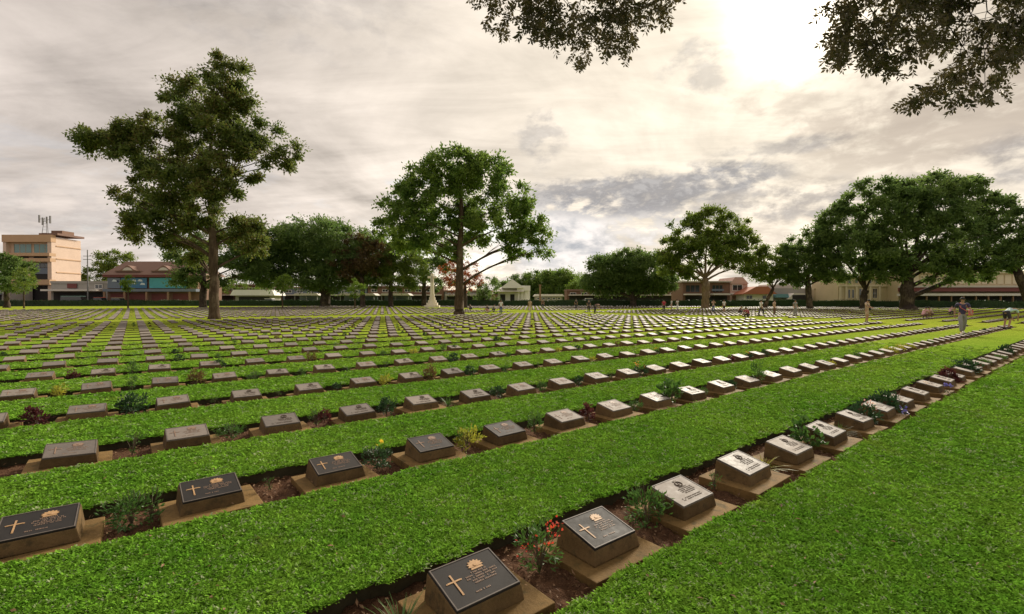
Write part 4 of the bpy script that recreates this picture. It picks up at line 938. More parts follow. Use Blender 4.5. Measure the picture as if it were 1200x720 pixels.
# ---------------------------------------------------------------- overhanging boughs of a tree standing behind the camera
def overhang():
    base = Vector((6.5, -6.0, 0.0)); root = empty('overhanging_tree', base)
    tag(root, 'dark feathery leaf sprays of an overhanging tree hanging into the top of the picture', 'tree')
    m = MB()
    top = Vector((-.4, .6, 6.2))
    m.tube([(0, 0, -.3), (0, 0, .4), (-.1, .1, 2), (-.2, .3, 4), top], [.75, .5, .42, .38, .32], 14)
    polyL = [(540, -150), (565, 0), (562, 38), (585, 55), (600, 30), (620, 50), (663, 55), (668, 75), (693, 92), (710, 72), (733, 80), (746, 48), (775, 22), (793, 5), (815, -150)]
    polyR = [(940, -150), (966, 5), (978, 40), (975, 62), (986, 82), (1003, 72), (1033, 92), (1062, 84), (1082, 62), (1105, 64), (1115, 70), (1090, 90), (1068, 108), (1072, 134), (1105, 122), (1130, 134), (1160, 122), (1185, 105), (1182, 88), (1200, 70), (1240, 60), (1280, -150)]
    def inside(p, poly):
        x, y = p; c = False
        for (x0, y0), (x1, y1) in zip(poly, poly[1:] + poly[:1]):
            if (y0 > y) != (y1 > y) and x < (x1 - x0) * (y - y0) / (y1 - y0) + x0: c = not c
        return c
    C, D, Ls = [], [], []
    rr = random.Random(12)
    for poly, Y0, nspray, tipn in ((polyL, 7.5, 1150, 1), (polyR, 6.8, 1500, 2)):
        xs = [p[0] for p in poly]; ys = [p[1] for p in poly]
        cxx = (min(xs) + max(xs)) / 2
        hub = P(cxx + 40, -190, Y0 - .6) - base
        limb(m, top, hub, .26, .07, wig=.05, n=7, bend=-.5)
        subs = []
        for j in range(7):
            q = None
            for _ in range(60):
                c_ = (rr.uniform(min(xs), max(xs)), rr.uniform(-20, max(ys)))
                if inside(c_, poly): q = c_; break
            if q is None: continue
            e = P(q[0], q[1], Y0 + rr.uniform(-.5, .5)) - base
            pts = limb(m, hub, e, .020, .003, wig=.16, n=7, seg=5, bend=-.1); subs.append(pts)
        placed = 0; tries = 0
        # sprays gather in clusters so the sky shows between them
        centres = []
        while len(centres) < 100 and tries < 4000:
            tries += 1
            c_ = (rr.uniform(min(xs), max(xs)), (rr.uniform(-30, max(ys)) if rr.random() < .55 else rr.uniform(-145, -20)))
            if inside(c_, poly): centres.append((c_, Y0 + rr.uniform(-.9, .9)))
        tries = 0
        while placed < nspray and tries < 20000:
            tries += 1
            (cx, cy), cY = rr.choice(centres)
            c_ = (cx + rr.gauss(0, 13), cy + rr.gauss(0, 11))
            tip = (c_[0] + rr.uniform(-4, 2), c_[1] + 8)
            if not inside(c_, poly) or not inside(tip, poly): continue
            placed += 1
            p = P(c_[0], c_[1], cY + rr.gauss(0, .15)) - base
            ax = Vector((rr.uniform(-1, .55), rr.uniform(-.6, .6), rr.uniform(-1.1, -.05))).normalized()
            side = ax.cross(Vector((rr.uniform(-.3, .3), 1, rr.uniform(-.3, .3)))).normalized()
            L = rr.uniform(.16, .27); nl = 6
            m.tube([p, p + ax * L], [.0025, .001], 3, cap=False)
            if rr.random() < .25 and subs:
                s_ = rr.choice(subs); q = min(s_, key=lambda w: (w - p).length)
                if (q - p).length < .9: m.tube([q, q.lerp(p, .5) + Vector((0, 0, .03)), p], [.005, .004, .0025], 4, cap=False)
            for k in range(nl):
                for sg in (-1, 1):
                    C.append(p + ax * (L * (k + .5) / nl)); dd = side * sg + ax * .7 + Vector((rr.gauss(0, .2), rr.gauss(0, .2), rr.gauss(0, .2) - .1)); D.append(dd); Ls.append(rr.uniform(.06, .095))
            C.append(p + ax * L); D.append(ax); Ls.append(.07)
    C = np.array([tuple(q) for q in C]); D = np.array([tuple(q) for q in D]); Ls = np.array(Ls)
    # the rest of the crown, above and behind the picture
    n = 9000
    g = rng.normal(size=(n, 3)); g /= np.linalg.norm(g, axis=1, keepdims=True); g *= rng.uniform(.5, 1, (n, 1))
    cr = g * [6.0, 4.5, 2.0] + np.array([-2.5, -1.5, 10.0])
    C = np.concatenate([C, cr]); D = np.concatenate([D, rdirs(n, -.3)]); Ls = np.concatenate([Ls, rng.uniform(.18, .3, n)])
    v, f = leaf_arrays(C, D, Ls, Ls * .48)
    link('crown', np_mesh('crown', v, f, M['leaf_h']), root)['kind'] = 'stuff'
    m.build('trunk', M['bark_dark'], root, smooth=True)
overhang()

# ================================================================ BUILDINGS BEYOND THE HEDGE
def paint(nm, c, rough=.8, var=.12, sc_=.5): 
    m = simple(nm, c, rough, var, sc_); M[nm] = m; return m
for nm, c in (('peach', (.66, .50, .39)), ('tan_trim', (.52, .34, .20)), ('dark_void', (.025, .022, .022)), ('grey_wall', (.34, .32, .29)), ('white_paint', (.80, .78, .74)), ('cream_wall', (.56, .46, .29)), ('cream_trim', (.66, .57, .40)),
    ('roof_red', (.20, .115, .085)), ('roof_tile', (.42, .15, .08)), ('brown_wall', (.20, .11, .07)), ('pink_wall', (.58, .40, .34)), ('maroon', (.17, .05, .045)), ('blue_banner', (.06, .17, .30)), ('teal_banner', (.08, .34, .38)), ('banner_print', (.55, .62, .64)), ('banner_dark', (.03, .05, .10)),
    ('sheet_roof', (.55, .50, .45)), ('slate_blue', (.16, .19, .24)), ('metal_grey', (.20, .20, .20)), ('awning_white', (.70, .66, .60)), ('awning_blue', (.14, .30, .36)), ('wood_post', (.28, .17, .10)), ('sandstone', (.78, .70, .58)), ('car_green', (.20, .36, .30)), ('car_red', (.38, .08, .05)), ('car_tan', (.42, .33, .20)), ('car_white', (.70, .69, .67)), ('tyre', (.02, .02, .02))): paint(nm, c)
def glass(nm, c):
    m, nt, b = new_mat(nm); put(nt, b, 'Base Color', c); put(nt, b, 'Roughness', .12); b.inputs['Specular IOR Level'].default_value = .8; M[nm] = m
glass('glass', (.03, .035, .04)); glass('glass_teal', (.10, .22, .21))
class Bld:
    """a building laid out facing the camera at distance Y; coordinates are read off the photo and turned into metres"""
    def __init__(s, name, label, xpx, Y, cat='building', group=None):
        s.Y = Y; s.base = gx(xpx, Y); s.o = empty(name, s.base); tag(s.o, label, cat, group)
    def X(s, px, dy=0): return P(px, 354, s.Y).x - s.base.x
    def Z(s, py): return max(P(600, py, s.Y).z - s.base.z, -.3)
    def box(s, name, x0, x1, yt, yb, m, d0=0, d1=.2, parent=None):
        o = MB().box(s.X(x0), s.X(x1), d0, d1, s.Z(yb), s.Z(yt)).build(name, M[m], parent or s.o); return o
    def window(s, x0, x1, yt, yb, d=-.06, glassm='glass', frame='white_paint', mull=1, rail=False):
        w = MB(); X0, X1, Z0, Z1 = s.X(x0), s.X(x1), s.Z(yb), s.Z(yt); t = .10
        w.box(X0, X1, d, d + .05, Z1 - t, Z1); w.box(X0, X1, d, d + .05, Z0, Z0 + t); w.box(X0, X0 + t, d, d + .05, Z0 + t, Z1 - t); w.box(X1 - t, X1, d, d + .05, Z0 + t, Z1 - t)
        for i in range(mull): xx = X0 + (X1 - X0) * (i + 1) / (mull + 1); w.box(xx - t * .4, xx + t * .4, d + .002, d + .048, Z0 + t, Z1 - t)
        f = w.build('window', M[frame], s.o)
        for i in range(mull + 1):
            xa = X0 + t + (X1 - X0 - 2 * t) * i / (mull + 1) + .05; xb = X0 + t + (X1 - X0 - 2 * t) * (i + 1) / (mull + 1) - .05
            MB().box(xa, xb, d + .015, d + .03, Z0 + t - .01, Z1 - t + .01).build('pane', M[glassm], f)
        return f
    def prism(s, name, poly, d0, d1, m, parent=None):
        return MB().prism([(s.X(x), s.Z(y)) for x, y in poly], d0, d1, axis='y').build(name, M[m], parent or s.o)

# orange apartment block with rooftop mast
b = Bld('apartment_block', 'four-storey peach apartment block with rooftop antenna mast at far left', 34, 125)
b.box('wall', 7, 62, 278, 362, 'peach', 0.9, 8.2)
b.box('parapet', 5, 62.4, 275.5, 284, 'tan_trim', -.5, .9)
b.box('balcony', 6, 62.2, 297, 300.5, 'tan_trim', -.9, .9); b.box('balcony', 6, 62.2, 303, 307, 'tan_trim', -.7, .9); b.box('balcony', 6, 62.2, 328, 334, 'tan_trim', -.9, .9)
b.box('column', 57.5, 62.1, 284.2, 362, 'peach', -.3, .88); b.box('column', 5.5, 9, 284.2, 362, 'peach', -.3, .88); b.box('column', 33.5, 36, 307, 328, 'peach', -.2, .88)
for x0, x1 in ((13, 34.5), (36.5, 57)): b.window(x0, x1, 285.5, 296.5, .78, 'glass_teal', 'tan_trim', 2)
for x0, x1 in ((14, 30), (37, 55)): b.box('grille', x0, x1, 300.6, 303, 'dark_void', .7, .84)
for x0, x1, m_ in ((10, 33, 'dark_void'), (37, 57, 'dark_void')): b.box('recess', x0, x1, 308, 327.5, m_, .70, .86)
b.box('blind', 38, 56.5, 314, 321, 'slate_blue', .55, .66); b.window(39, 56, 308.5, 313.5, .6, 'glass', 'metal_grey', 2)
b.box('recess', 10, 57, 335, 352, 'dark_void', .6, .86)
b.box('roof', 44, 66, 273, 275.3, 'roof_red', .5, 8.4); b.box('roof_house', 50, 63, 268.8, 272.8, 'brown_wall', 2.5, 6)
for yy in (287.5, 302.5, 318.5): MB().box(b.X(62) + .0, b.X(62) + .12, .95, 8.25, b.Z(yy + 1.2), b.Z(yy)).build('string_course', M['tan_trim'], b.o)
mt = MB(); zx = b.X(42); z0 = b.Z(275.3); z1 = b.Z(253)
for sx, sy in ((-1, -1), (1, -1), (0, 1)): mt.tube([(zx + sx * .7, 3 + sy * .6, z0 - .2), (zx + sx * .25, 3 + sy * .2, z1)], [.07, .05], 5)
for i in range(6):
    z = z0 + (z1 - z0) * i / 6; k = .7 - .45 * i / 6
    mt.tube([(zx - k, 3 - k * .8, z), (zx + k, 3 - k * .8, z)], .03, 4); mt.tube([(zx + k, 3 - k * .8, z), (zx, 3 + k * .8, z + .3)], .03, 4)
mast = mt.build('antenna_mast', M['metal_grey'], b.o)
for px, y0, y1 in ((35, 250, 259), (39, 253, 262), (44, 252, 260), (48, 251, 260)):
    MB().box(b.X(px) - .16, b.X(px) + .16, 2.6, 2.85, b.Z(y1), b.Z(y0)).box(min(b.X(px), zx), max(b.X(px), zx), 2.86, 2.94, b.Z((y0 + y1) / 2) - .04, b.Z((y0 + y1) / 2) + .04).build('antenna', M['metal_grey'], mast)

b = Bld('corner_shop', 'low grey-brown shop at the far left edge of the picture', -30, 118)
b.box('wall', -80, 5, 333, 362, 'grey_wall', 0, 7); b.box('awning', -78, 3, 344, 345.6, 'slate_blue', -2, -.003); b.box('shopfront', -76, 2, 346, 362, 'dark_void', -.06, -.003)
for q in (-70, -50, -30, -12): b.window(q, q + 9, 335.5, 341.5, -.08, mull=1)
b = Bld('low_building', 'low grey flat-roofed building with white awning beside the peach block', 92, 122)
b.box('wall', 60, 126, 331, 362, 'grey_wall', 0, 6); b.box('parapet', 59.5, 126.3, 329.6, 332.5, 'grey_wall', -.15, -.002)
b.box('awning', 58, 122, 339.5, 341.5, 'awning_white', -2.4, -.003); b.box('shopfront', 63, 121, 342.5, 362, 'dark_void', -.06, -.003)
b.box('sign', 80, 91, 332.6, 338, 'maroon', -.3, -.16); b.window(112, 121, 333.5, 338.5, -.2, mull=1)

b = Bld('red_roof_shop', 'shop with red-brown hipped roof, eyelid dormers and blue banners at left', 178, 118)
b.box('wall', 126, 234, 323, 362, 'brown_wall', 0, 9)
v_ = [(b.X(123), -1.0, b.Z(322.5)), (b.X(237), -1.0, b.Z(322.5)), (b.X(237), 10, b.Z(322.5)), (b.X(123), 10, b.Z(322.5)), (b.X(133), 4, b.Z(305)), (b.X(226), 4, b.Z(305))]
rf = MB().add(v_, [(0, 1, 5, 4), (1, 2, 5), (2, 3, 4, 5), (3, 0, 4), (3, 2, 1, 0)]).build('roof', M['roof_red'], b.o)
for cx in (151, 193):
    arc = [(cx - 15 + 30 * t, 317.5 - 6.2 * math.exp(-((t - .5) / .2) ** 2)) for t in [i / 14 for i in range(15)]]
    MB().prism([(b.X(x), b.Z(y)) for x, y in arc] + [(b.X(cx + 15), b.Z(318.6)), (b.X(cx - 15), b.Z(318.6))], -.35, 2.2, axis='y').build('dormer', M['roof_red'], rf)
    MB().prism([(b.X(cx - 6), b.Z(317.2)), (b.X(cx + 6), b.Z(317.2)), (b.X(cx + 3), b.Z(314.3)), (b.X(cx), b.Z(313.6)), (b.X(cx - 3), b.Z(314.3))], -.45, -.36, axis='y').build('vent', M['sheet_roof'], rf)
b.box('fascia', 124, 236, 322.6, 325, 'maroon', -.9, -.7)
for x0, x1, mm_ in ((128, 143, 'slate_blue'), (144, 174, 'blue_banner'), (177, 221, 'teal_banner')):
    bn = b.box('banner', x0, x1, 326, 338, mm_, -.5, -.42)
    rr = random.Random(x0)
    for j in range(5 if x1 - x0 > 20 else 2):
        xa = x0 + 2 + rr.uniform(0, x1 - x0 - 9); ya = rr.uniform(327.5, 334)
        MB().prism([(b.X(xa), b.Z(ya + 1.8)), (b.X(xa + 6), b.Z(ya + 2.2)), (b.X(xa + 5.5), b.Z(ya)), (b.X(xa + 2), b.Z(ya - .6))], -.515 - j * .004, -.502, axis='y').build('print', M['banner_print' if j else 'banner_dark'], bn)
b.box('balcony', 126, 234, 339, 342, 'slate_blue', -1.4, -.002)
for x0 in (130, 152, 178, 203): b.box('shutter', x0, x0 + 19, 344, 362, 'maroon', -.1, -.004)
for x0 in (126, 149.5, 175, 200, 225): b.box('column', x0, x0 + 2.2, 342.1, 362, 'wood_post', -1.3, -1.0)
b.box('side_porch', 224, 234, 325.5, 339, 'wood_post', -.6, -.3)

b = Bld('white_shed', 'low white-roofed shed behind the hedge under the dark trees', 298, 120)
b.prism('roof', [(272, 346.5), (324, 346.5), (321, 340), (276, 340)], -1, 5, 'white_paint'); b.box('wall', 276, 320, 346.6, 362, 'grey_wall', 0, 4)
b.box('opening', 280, 316, 348, 362, 'dark_void', -.05, -.003)
for i, (x0, x1, lab) in enumerate(((345, 376, 'pale roofed market stall left of the rain tree trunk'), (398, 442, 'pale roofed market stall under the olive tree'), (446, 482, 'pale roofed market stall just left of the stone cross'))):
    b = Bld('market_stall', lab, (x0 + x1) / 2, 122, 'stall', 'market stalls behind the hedge')
    b.prism('roof', [(x0, 346.5), (x1, 346.5), (x1 - 3, 344), (x0 + 3, 344)], -1.2, 3, 'sheet_roof'); b.box('back_wall', x0 + 2, x1 - 2, 346.6, 362, 'slate_blue', 2, 2.2)
    for q in (x0 + 2, (x0 + x1) / 2, x1 - 3): b.box('post', q, q + .8, 346.6, 362, 'metal_grey', -1, -.8)
    b.box('counter', x0 + 3, x1 - 3, 352, 362, 'dark_void', -.7, .2)

for i, (x0, x1, yt, mm_, lab) in enumerate(((236, 330, 335, 'brown_wall', 'dark brown street front behind the tall lawn tree'), (331, 430, 338, 'slate_blue', 'dark slate street front behind the rain tree'), (431, 520, 337, 'brown_wall', 'dark brown street front behind the stone cross'), (521, 577, 342, 'grey_wall', 'low grey street front left of the white pavilion'), (664, 800, 341, 'brown_wall', 'dark brown street front behind the dome-shaped rain tree'))):
    b = Bld('street_front', lab, (x0 + x1) / 2, 142, 'building', 'street fronts behind the trees')
    b.box('wall', x0, x1, yt, 362, mm_, 0, 6); b.box('roof', x0 - .5, x1 + .5, yt - 1.6, yt - .02, 'roof_red', -.8, 6.4)
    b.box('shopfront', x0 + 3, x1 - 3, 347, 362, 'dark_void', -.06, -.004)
    for q in range(int(x0) + 4, int(x1) - 8, 13): b.window(q, q + 7, yt + 2, yt + 5.5, -.08, 'glass', 'white_paint', 1)
    b.box('awning', x0 + 2, x1 - 2, 345.4, 346.6, 'sheet_roof', -2, -.005)
# white entrance pavilion
b = Bld('entrance_pavilion', 'white columned entrance pavilion with stepped gable roof in the middle distance', 602, 128)
b.box('wall', 583, 620, 341, 362, 'white_paint', 1.6, 7)
r1 = MB().add([(b.X(578), -.8, b.Z(342)), (b.X(614), -.8, b.Z(342)), (b.X(614), 8, b.Z(342)), (b.X(578), 8, b.Z(342)), (b.X(590), 3.5, b.Z(334.5)), (b.X(612), 3.5, b.Z(334.5))], [(0, 1, 5, 4), (1, 2, 5), (2, 3, 4, 5), (3, 0, 4), (3, 2, 1, 0)]).build('roof', M['awning_white'], b.o)
MB().prism([(b.X(588), b.Z(338)), (b.X(613), b.Z(338)), (b.X(613), b.Z(336.6)), (b.X(600.5), b.Z(327.6)), (b.X(588), b.Z(336.6))], -.9, 6, axis='y').build('gable', M['white_paint'], r1)
MB().lathe([(.12, 0), (.05, .6), (.12, .7), (.02, 1.5)], 8, (b.X(600.5), 3, b.Z(328.2))).build('finial', M['metal_grey'], r1)
b.box('cornice', 606, 621.5, 335, 341, 'white_paint', -.2, 4)
for q in (607, 611, 615.5, 619.5): b.box('column', q, q + 1.6, 341.1, 362, 'white_paint', .0, .45)
b.box('doorway', 598, 603, 345, 362, 'dark_void', 1.5, 1.597); b.box('doorway', 586, 592, 345, 362, 'dark_void', 1.5, 1.597)
b.box('side_wing', 576, 583, 345, 362, 'brown_wall', 0, 3)
b = Bld('long_shed', 'long pale low shed right of the white pavilion', 643, 135)
b.prism('roof', [(625, 347.5), (661, 347.5), (659, 345), (627, 345)], -1, 4, 'awning_white'); b.box('wall', 627, 659, 347.6, 362, 'grey_wall', 0, 3)
for q in range(629, 657, 6): b.window(q, q + 4, 348.6, 351.2, -.06, mull=0)
b = Bld('gate_pillar', 'plain brown pillar right of the white pavilion', 633, 116, 'pillar')
b.box('shaft', 632, 634, 335, 362, 'wood_post', 0, .45); b.box('cap', 631.5, 634.5, 333.8, 335, 'wood_post', -.1, .55)

# right-hand street
b = Bld('brown_shophouse', 'brown two-storey shophouse behind the pale-trunked tree', 828, 112)
b.box('wall', 800, 855, 331, 362, 'brown_wall', 0, 8); b.box('roof', 798, 856, 329.5, 331, 'sheet_roof', -.6, 8.3)
for x0, x1 in ((803, 820), (834, 847)): b.window(x0, x1, 334, 343, -.08, 'glass', 'brown_wall', 2)
b.box('awning', 801, 820, 344.5, 346, 'awning_white', -1.8, -.003); b.box('awning', 832, 852, 344.2, 346, 'awning_white', -1.8, -.003); b.box('laundry_rail', 833, 847, 339, 341, 'slate_blue', -.6, -.4)
b.box('shopfront', 803, 852, 347, 362, 'dark_void', -.05, -.004)
b = Bld('pink_house', 'narrow pink gabled house right of the brown shophouse', 865, 112)
b.box('wall', 855.5, 876, 333, 362, 'pink_wall', 0, 8); b.prism('gable', [(855, 333), (877, 333), (870, 325), (861, 325)], -.2, 8.2, 'pink_wall')
b.window(858, 870, 333.8, 341, -.07, 'glass', 'white_paint', 1); b.box('ledge', 855.6, 876, 344, 345.2, 'white_paint', -.5, -.003); b.box('shopfront', 858, 874, 347, 362, 'brown_wall', -.06, -.003)
b = Bld('red_tile_house', 'small house with orange-red tiled roof between the trees at right', 886, 108)
b.prism('roof', [(867, 345), (908, 345), (897, 336), (884, 336)], -1, 7, 'roof_tile'); b.box('wall', 872, 906, 345.1, 362, 'white_paint', 0, 6); b.window(874, 882, 346, 351, -.06, mull=1); b.window(893, 903, 346, 351, -.06, mull=1)
b = Bld('shop_row', 'low pale shops with blue awning and white canopy at right', 932, 110)
b.box('wall', 905, 984, 338, 362, 'grey_wall', 0, 7); b.prism('roof', [(903, 341), (950, 341), (946, 333), (908, 333)], 3, 7.2, 'sheet_roof')
b.prism('awning', [(902, 349), (919, 349), (918, 345), (904, 345)], -2, -.003, 'awning_blue'); b.prism('awning', [(916, 351), (946, 351), (942, 344), (924, 344)], -2.2, -.004, 'awning_white'); b.box('shopfront', 922, 944, 346, 362, 'dark_void', -2.3, -2.21)
b.box('boundary_wall', 950, 984, 339.5, 362, 'cream_wall', -1.4, -.9); b.box('coping', 949, 985, 338.2, 339.4, 'cream_trim', -1.5, -.8)
b = Bld('cream_house', 'cream two-storey colonial house with tall windows behind the forked trees', 1016, 101)
b.box('wall', 982, 1051, 324, 366, 'cream_wall', 0, 9); b.box('cornice', 981, 1052, 321.5, 325, 'cream_trim', -.5, -.002); b.box('string_course', 982, 1051, 334, 336, 'cream_trim', -.25, -.003)
for q in (983, 990, 1002, 1018, 1029, 1048): b.box('pilaster', q, q + 2.4, 336.1, 366, 'cream_trim', -.2, -.003)
for q in (993.5, 998): b.window(q - .4, q + 3.2, 339, 350, -.08, 'glass', 'cream_trim', 0)
for q in (1006, 1012): b.window(q, q + 4, 338, 352, -.08, 'glass', 'cream_trim', 0)
b.box('doorway', 1041, 1047.5, 340, 366, 'dark_void', -.06, -.004); b.window(1022, 1028, 338, 350, -.08, 'glass', 'cream_trim', 1)
for q in range(985, 1050, 8): b.window(q, q + 4.5, 327, 332.5, -.07, 'glass', 'cream_trim', 0)
b = Bld('arcade_building', 'long cream arcade with brown pent roof and white awning at far right', 1140, 98)
b.box('wall', 1053, 1260, 320, 366, 'cream_wall', 0, 9)
for q in range(1060, 1255, 9): b.box('panel', q, q + 7, 322.5, 333, 'cream_trim', -.10, -.003)
b.box('cornice', 1052, 1262, 317.8, 320.5, 'cream_trim', -.5, -.002)
b.prism('pent_roof', [(1052, 342), (1262, 342), (1262, 337.5), (1052, 337.5)], -2.4, -.004, 'maroon'); b.box('pent_edge', 1052, 1262, 335.4, 337.4, 'sheet_roof', -2.6, -.004)
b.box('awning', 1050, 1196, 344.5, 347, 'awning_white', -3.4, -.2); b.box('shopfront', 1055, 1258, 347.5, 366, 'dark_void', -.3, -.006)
for q in range(1056, 1258, 14): b.box('post', q, q + 1, 347.1, 366, 'wood_post', -3.2, -2.95)

# ---------------------------------------------------------------- parked vehicles behind the hedge
def car(label, px, Y, paintm, kind='car', rz=0.0, L=4.2, H=1.5):
    o = empty('parked_' + kind, gx(px, Y), rz); tag(o, label, kind, 'vehicles parked behind the hedge')
    w = .85; hb = .82 if kind == 'car' else 1.0
    prof = [(-L / 2, .35), (-L / 2, hb - .08), (-L / 2 + .15, hb), (L / 2 - .2, hb - .06), (L / 2, hb - .25), (L / 2, .35)]
    MB().prism(prof, -w, w, axis='y').build('body', M[paintm], o, bevel=.05)
    c0, c1 = (-L * .34, L * .22) if kind == 'car' else (-L / 2 + .08, L * .40)
    MB().prism([(c0, hb - .02), (c0 + .22, H), (c1 - .55, H), (c1, hb - .02)], -w + .1, w - .1, axis='y').build('cabin', M['glass'], o)
    MB().prism([(c0 + .14, H - .08), (c0 + .24, H + .03), (c1 - .56, H + .03), (c1 - .42, H - .08)], -w + .07, w - .07, axis='y').build('roof', M[paintm], o)
    for sx in (-L * .31, L * .31):
        for sy in (-w - .01, w - .19):
            t = MB(); t.tube([(sx, sy, .33), (sx, sy + .2, .33)], .33, 14); wh = t.build('wheel', M['tyre'], o)
            MB().tube([(sx, sy - .01, .33), (sx, sy + .21, .33)], .18, 10).build('rim', M['metal_grey'], wh)
    for sy in (-.6, .6): MB().box(L / 2 - .03, L / 2 + .02, sy - .16, sy + .16, hb - .32, hb - .18).build('headlight', M['white_paint'], o)
car('green and white van parked beside the low grey building', 88, 114.5, 'car_green', 'van', 0, 6.0, 2.3)
car('red car parked before the low grey building', 119, 114.5, 'car_red', 'car', 0, 4.3, 2.0)
car('tan pickup parked before the red-roofed shop', 140, 114.5, 'car_tan', 'car', 0, 4.6, 1.9)
car('white car parked beside the white shed', 318, 114.6, 'car_white', 'car', 0, 4.2, 1.7)
car('pale car parked behind the hedge near the dome rain tree', 692, 114.6, 'car_white', 'car', 0, 4.2, 1.75)
b = Bld('utility_pole', 'thin concrete utility pole beside the peach apartment block', 103, 119, 'pole')
MB().tube([(0, 0, -.3), (0, 0, b.Z(293))], [.16, .10], 8).build('shaft', M['metal_grey'], b.o)
for yy in (300, 304): b.box('crossarm', 98, 108, yy, yy + .6, 'metal_grey', -.06, .06)

# ---------------------------------------------------------------- stone cross of sacrifice
b = Bld('stone_cross', 'tall pale stone memorial cross on a stepped base', 506.5, 92, 'monument')
sc_ = 92 / FPX
for i, (hw, yb, yt) in enumerate(((9.0, 361, 358), (6.6, 358, 355), (4.8, 355, 352), (3.5, 352, 348.5), (2.7, 348.5, 345))):
    h = hw * sc_; MB().prism([(h * math.cos(math.pi / 8 + q * math.pi / 4) * 1.05, h * math.sin(math.pi / 8 + q * math.pi / 4) * 1.05) for q in range(8)], b.Z(yb) - (.2 if i == 0 else 0), b.Z(yt)).build('step', M['sandstone'], b.o)
MB().tube([(0, 0, b.Z(345)), (0, 0, b.Z(320.8))], [.42, .30], 8).build('shaft', M['sandstone'], b.o)
MB().box(-.85, .85, -.17, .17, b.Z(326.4), b.Z(323.8)).build('cross_arm', M['sandstone'], b.o, bevel=.04)
MB().box(-.05, .05, -.34, -.29, b.Z(341), b.Z(324)).build('bronze_sword', M['bronze'], b.o)

# ================================================================ PEOPLE
for nm, c in (('skin', (.40, .235, .155)), ('hair', (.02, .015, .012)), ('cl_white', (.70, .68, .66)), ('cl_red', (.45, .03, .06)), ('cl_maroon', (.28, .02, .06)), ('cl_dark', (.035, .03, .04)), ('cl_grey', (.26, .25, .24)), ('cl_blue', (.07, .10, .22)), ('cl_pink', (.62, .34, .38)), ('cl_beige', (.50, .36, .27)), ('cl_teal', (.45, .60, .60)), ('cl_brown', (.15, .085, .06)), ('shoe_white', (.7, .68, .62)), ('shoe_dark', (.04, .035, .03)), ('bag_red', (.62, .15, .14)), ('bag_black', (.025, .02, .025)), ('cl_navy', (.05, .04, .10))): paint(nm, c, .8, .12, 6.0)
def skin_mesh(name, verts, edges, rad, mat, root=0, sub=1):
    me = bpy.data.meshes.new(name + '_tmp'); me.from_pydata(verts, edges, [])
    o = bpy.data.objects.new('tmp', me); COL.objects.link(o)
    md = o.modifiers.new('s', 'SKIN'); md.use_smooth_shade = True; md.branch_smoothing = .3
    sv = me.skin_vertices[0].data
    for i, r in enumerate(rad): sv[i].radius = r if isinstance(r, tuple) else (r, r); sv[i].use_root = (i == root)
    if sub: s = o.modifiers.new('u', 'SUBSURF'); s.levels = sub; s.render_levels = sub
    dg = bpy.context.evaluated_depsgraph_get(); out = bpy.data.meshes.new_from_object(o.evaluated_get(dg))
    bpy.data.objects.remove(o); bpy.data.meshes.remove(me); out.name = name
    out.materials.clear(); out.materials.append(M[mat]); return out
def pose(kind, ph=0.0):
    """joints in metres for a 1.68 m person facing -Y (towards the camera); x is to the person's left"""
    j = dict(pel=(0, 0, .92), bel=(0, 0, 1.05), che=(0, .0, 1.27), nek=(0, .0, 1.43), hed=(0, -.02, 1.50), top=(0, -.02, 1.62))
    for s, n in ((-1, 'r'), (1, 'l')):
        j['hip' + n] = (s * .09, 0, .88); j['kne' + n] = (s * .10, -.02, .48); j['ank' + n] = (s * .10, .03, .08)
        j['sho' + n] = (s * .185, 0, 1.38); j['elb' + n] = (s * .23, .03, 1.10); j['wri' + n] = (s * .23, -.06, .87)
    if kind == 'walk':
        j['kner'] = (-.10, -.20, .50); j['ankr'] = (-.10, -.24, .10); j['knel'] = (.10, .08, .48); j['ankl'] = (.10, .30, .13)
        j['elbr'] = (-.24, .14, 1.12); j['wrir'] = (-.24, .10, .88); j['elbl'] = (.24, -.10, 1.12); j['wril'] = (.22, -.28, .98)
    elif kind == 'camera':
        for s, n in ((-1, 'r'), (1, 'l')): j['elb' + n] = (s * .24, -.16, 1.18); j['wri' + n] = (s * .08, -.30, 1.36)
    elif kind == 'look':
        j['hed'] = (0, -.07, 1.48); j['top'] = (0, -.14, 1.58); j['elbr'] = (-.24, -.06, 1.12); j['wrir'] = (-.10, -.28, 1.06); j['elbl'] = (.24, -.06, 1.12); j['wril'] = (.08, -.28, 1.06)
    elif kind == 'bend':
        j['bel'] = (0, -.12, 1.02); j['che'] = (0, -.34, 1.06); j['nek'] = (0, -.50, 1.06); j['hed'] = (0, -.57, 1.04); j['top'] = (0, -.67, .98)
        for s, n in ((-1, 'r'), (1, 'l')): j['sho' + n] = (s * .185, -.42, 1.05); j['elb' + n] = (s * .20, -.50, .78); j['wri' + n] = (s * .12, -.60, .54); j['hip' + n] = (s * .09, .04, .88); j['kne' + n] = (s * .11, -.08, .47)
    elif kind == 'crouch':
        j['pel'] = (0, .12, .34); j['bel'] = (0, .06, .46); j['che'] = (0, -.06, .66); j['nek'] = (0, -.12, .80); j['hed'] = (0, -.16, .86); j['top'] = (0, -.20, .97)
        for s, n in ((-1, 'r'), (1, 'l')):
            j['hip' + n] = (s * .10, .12, .32); j['kne' + n] = (s * .16, -.28, .46); j['ank' + n] = (s * .14, -.02, .08); j['sho' + n] = (s * .185, -.09, .75); j['elb' + n] = (s * .22, -.26, .54); j['wri' + n] = (s * .10, -.44, .40)
    return j
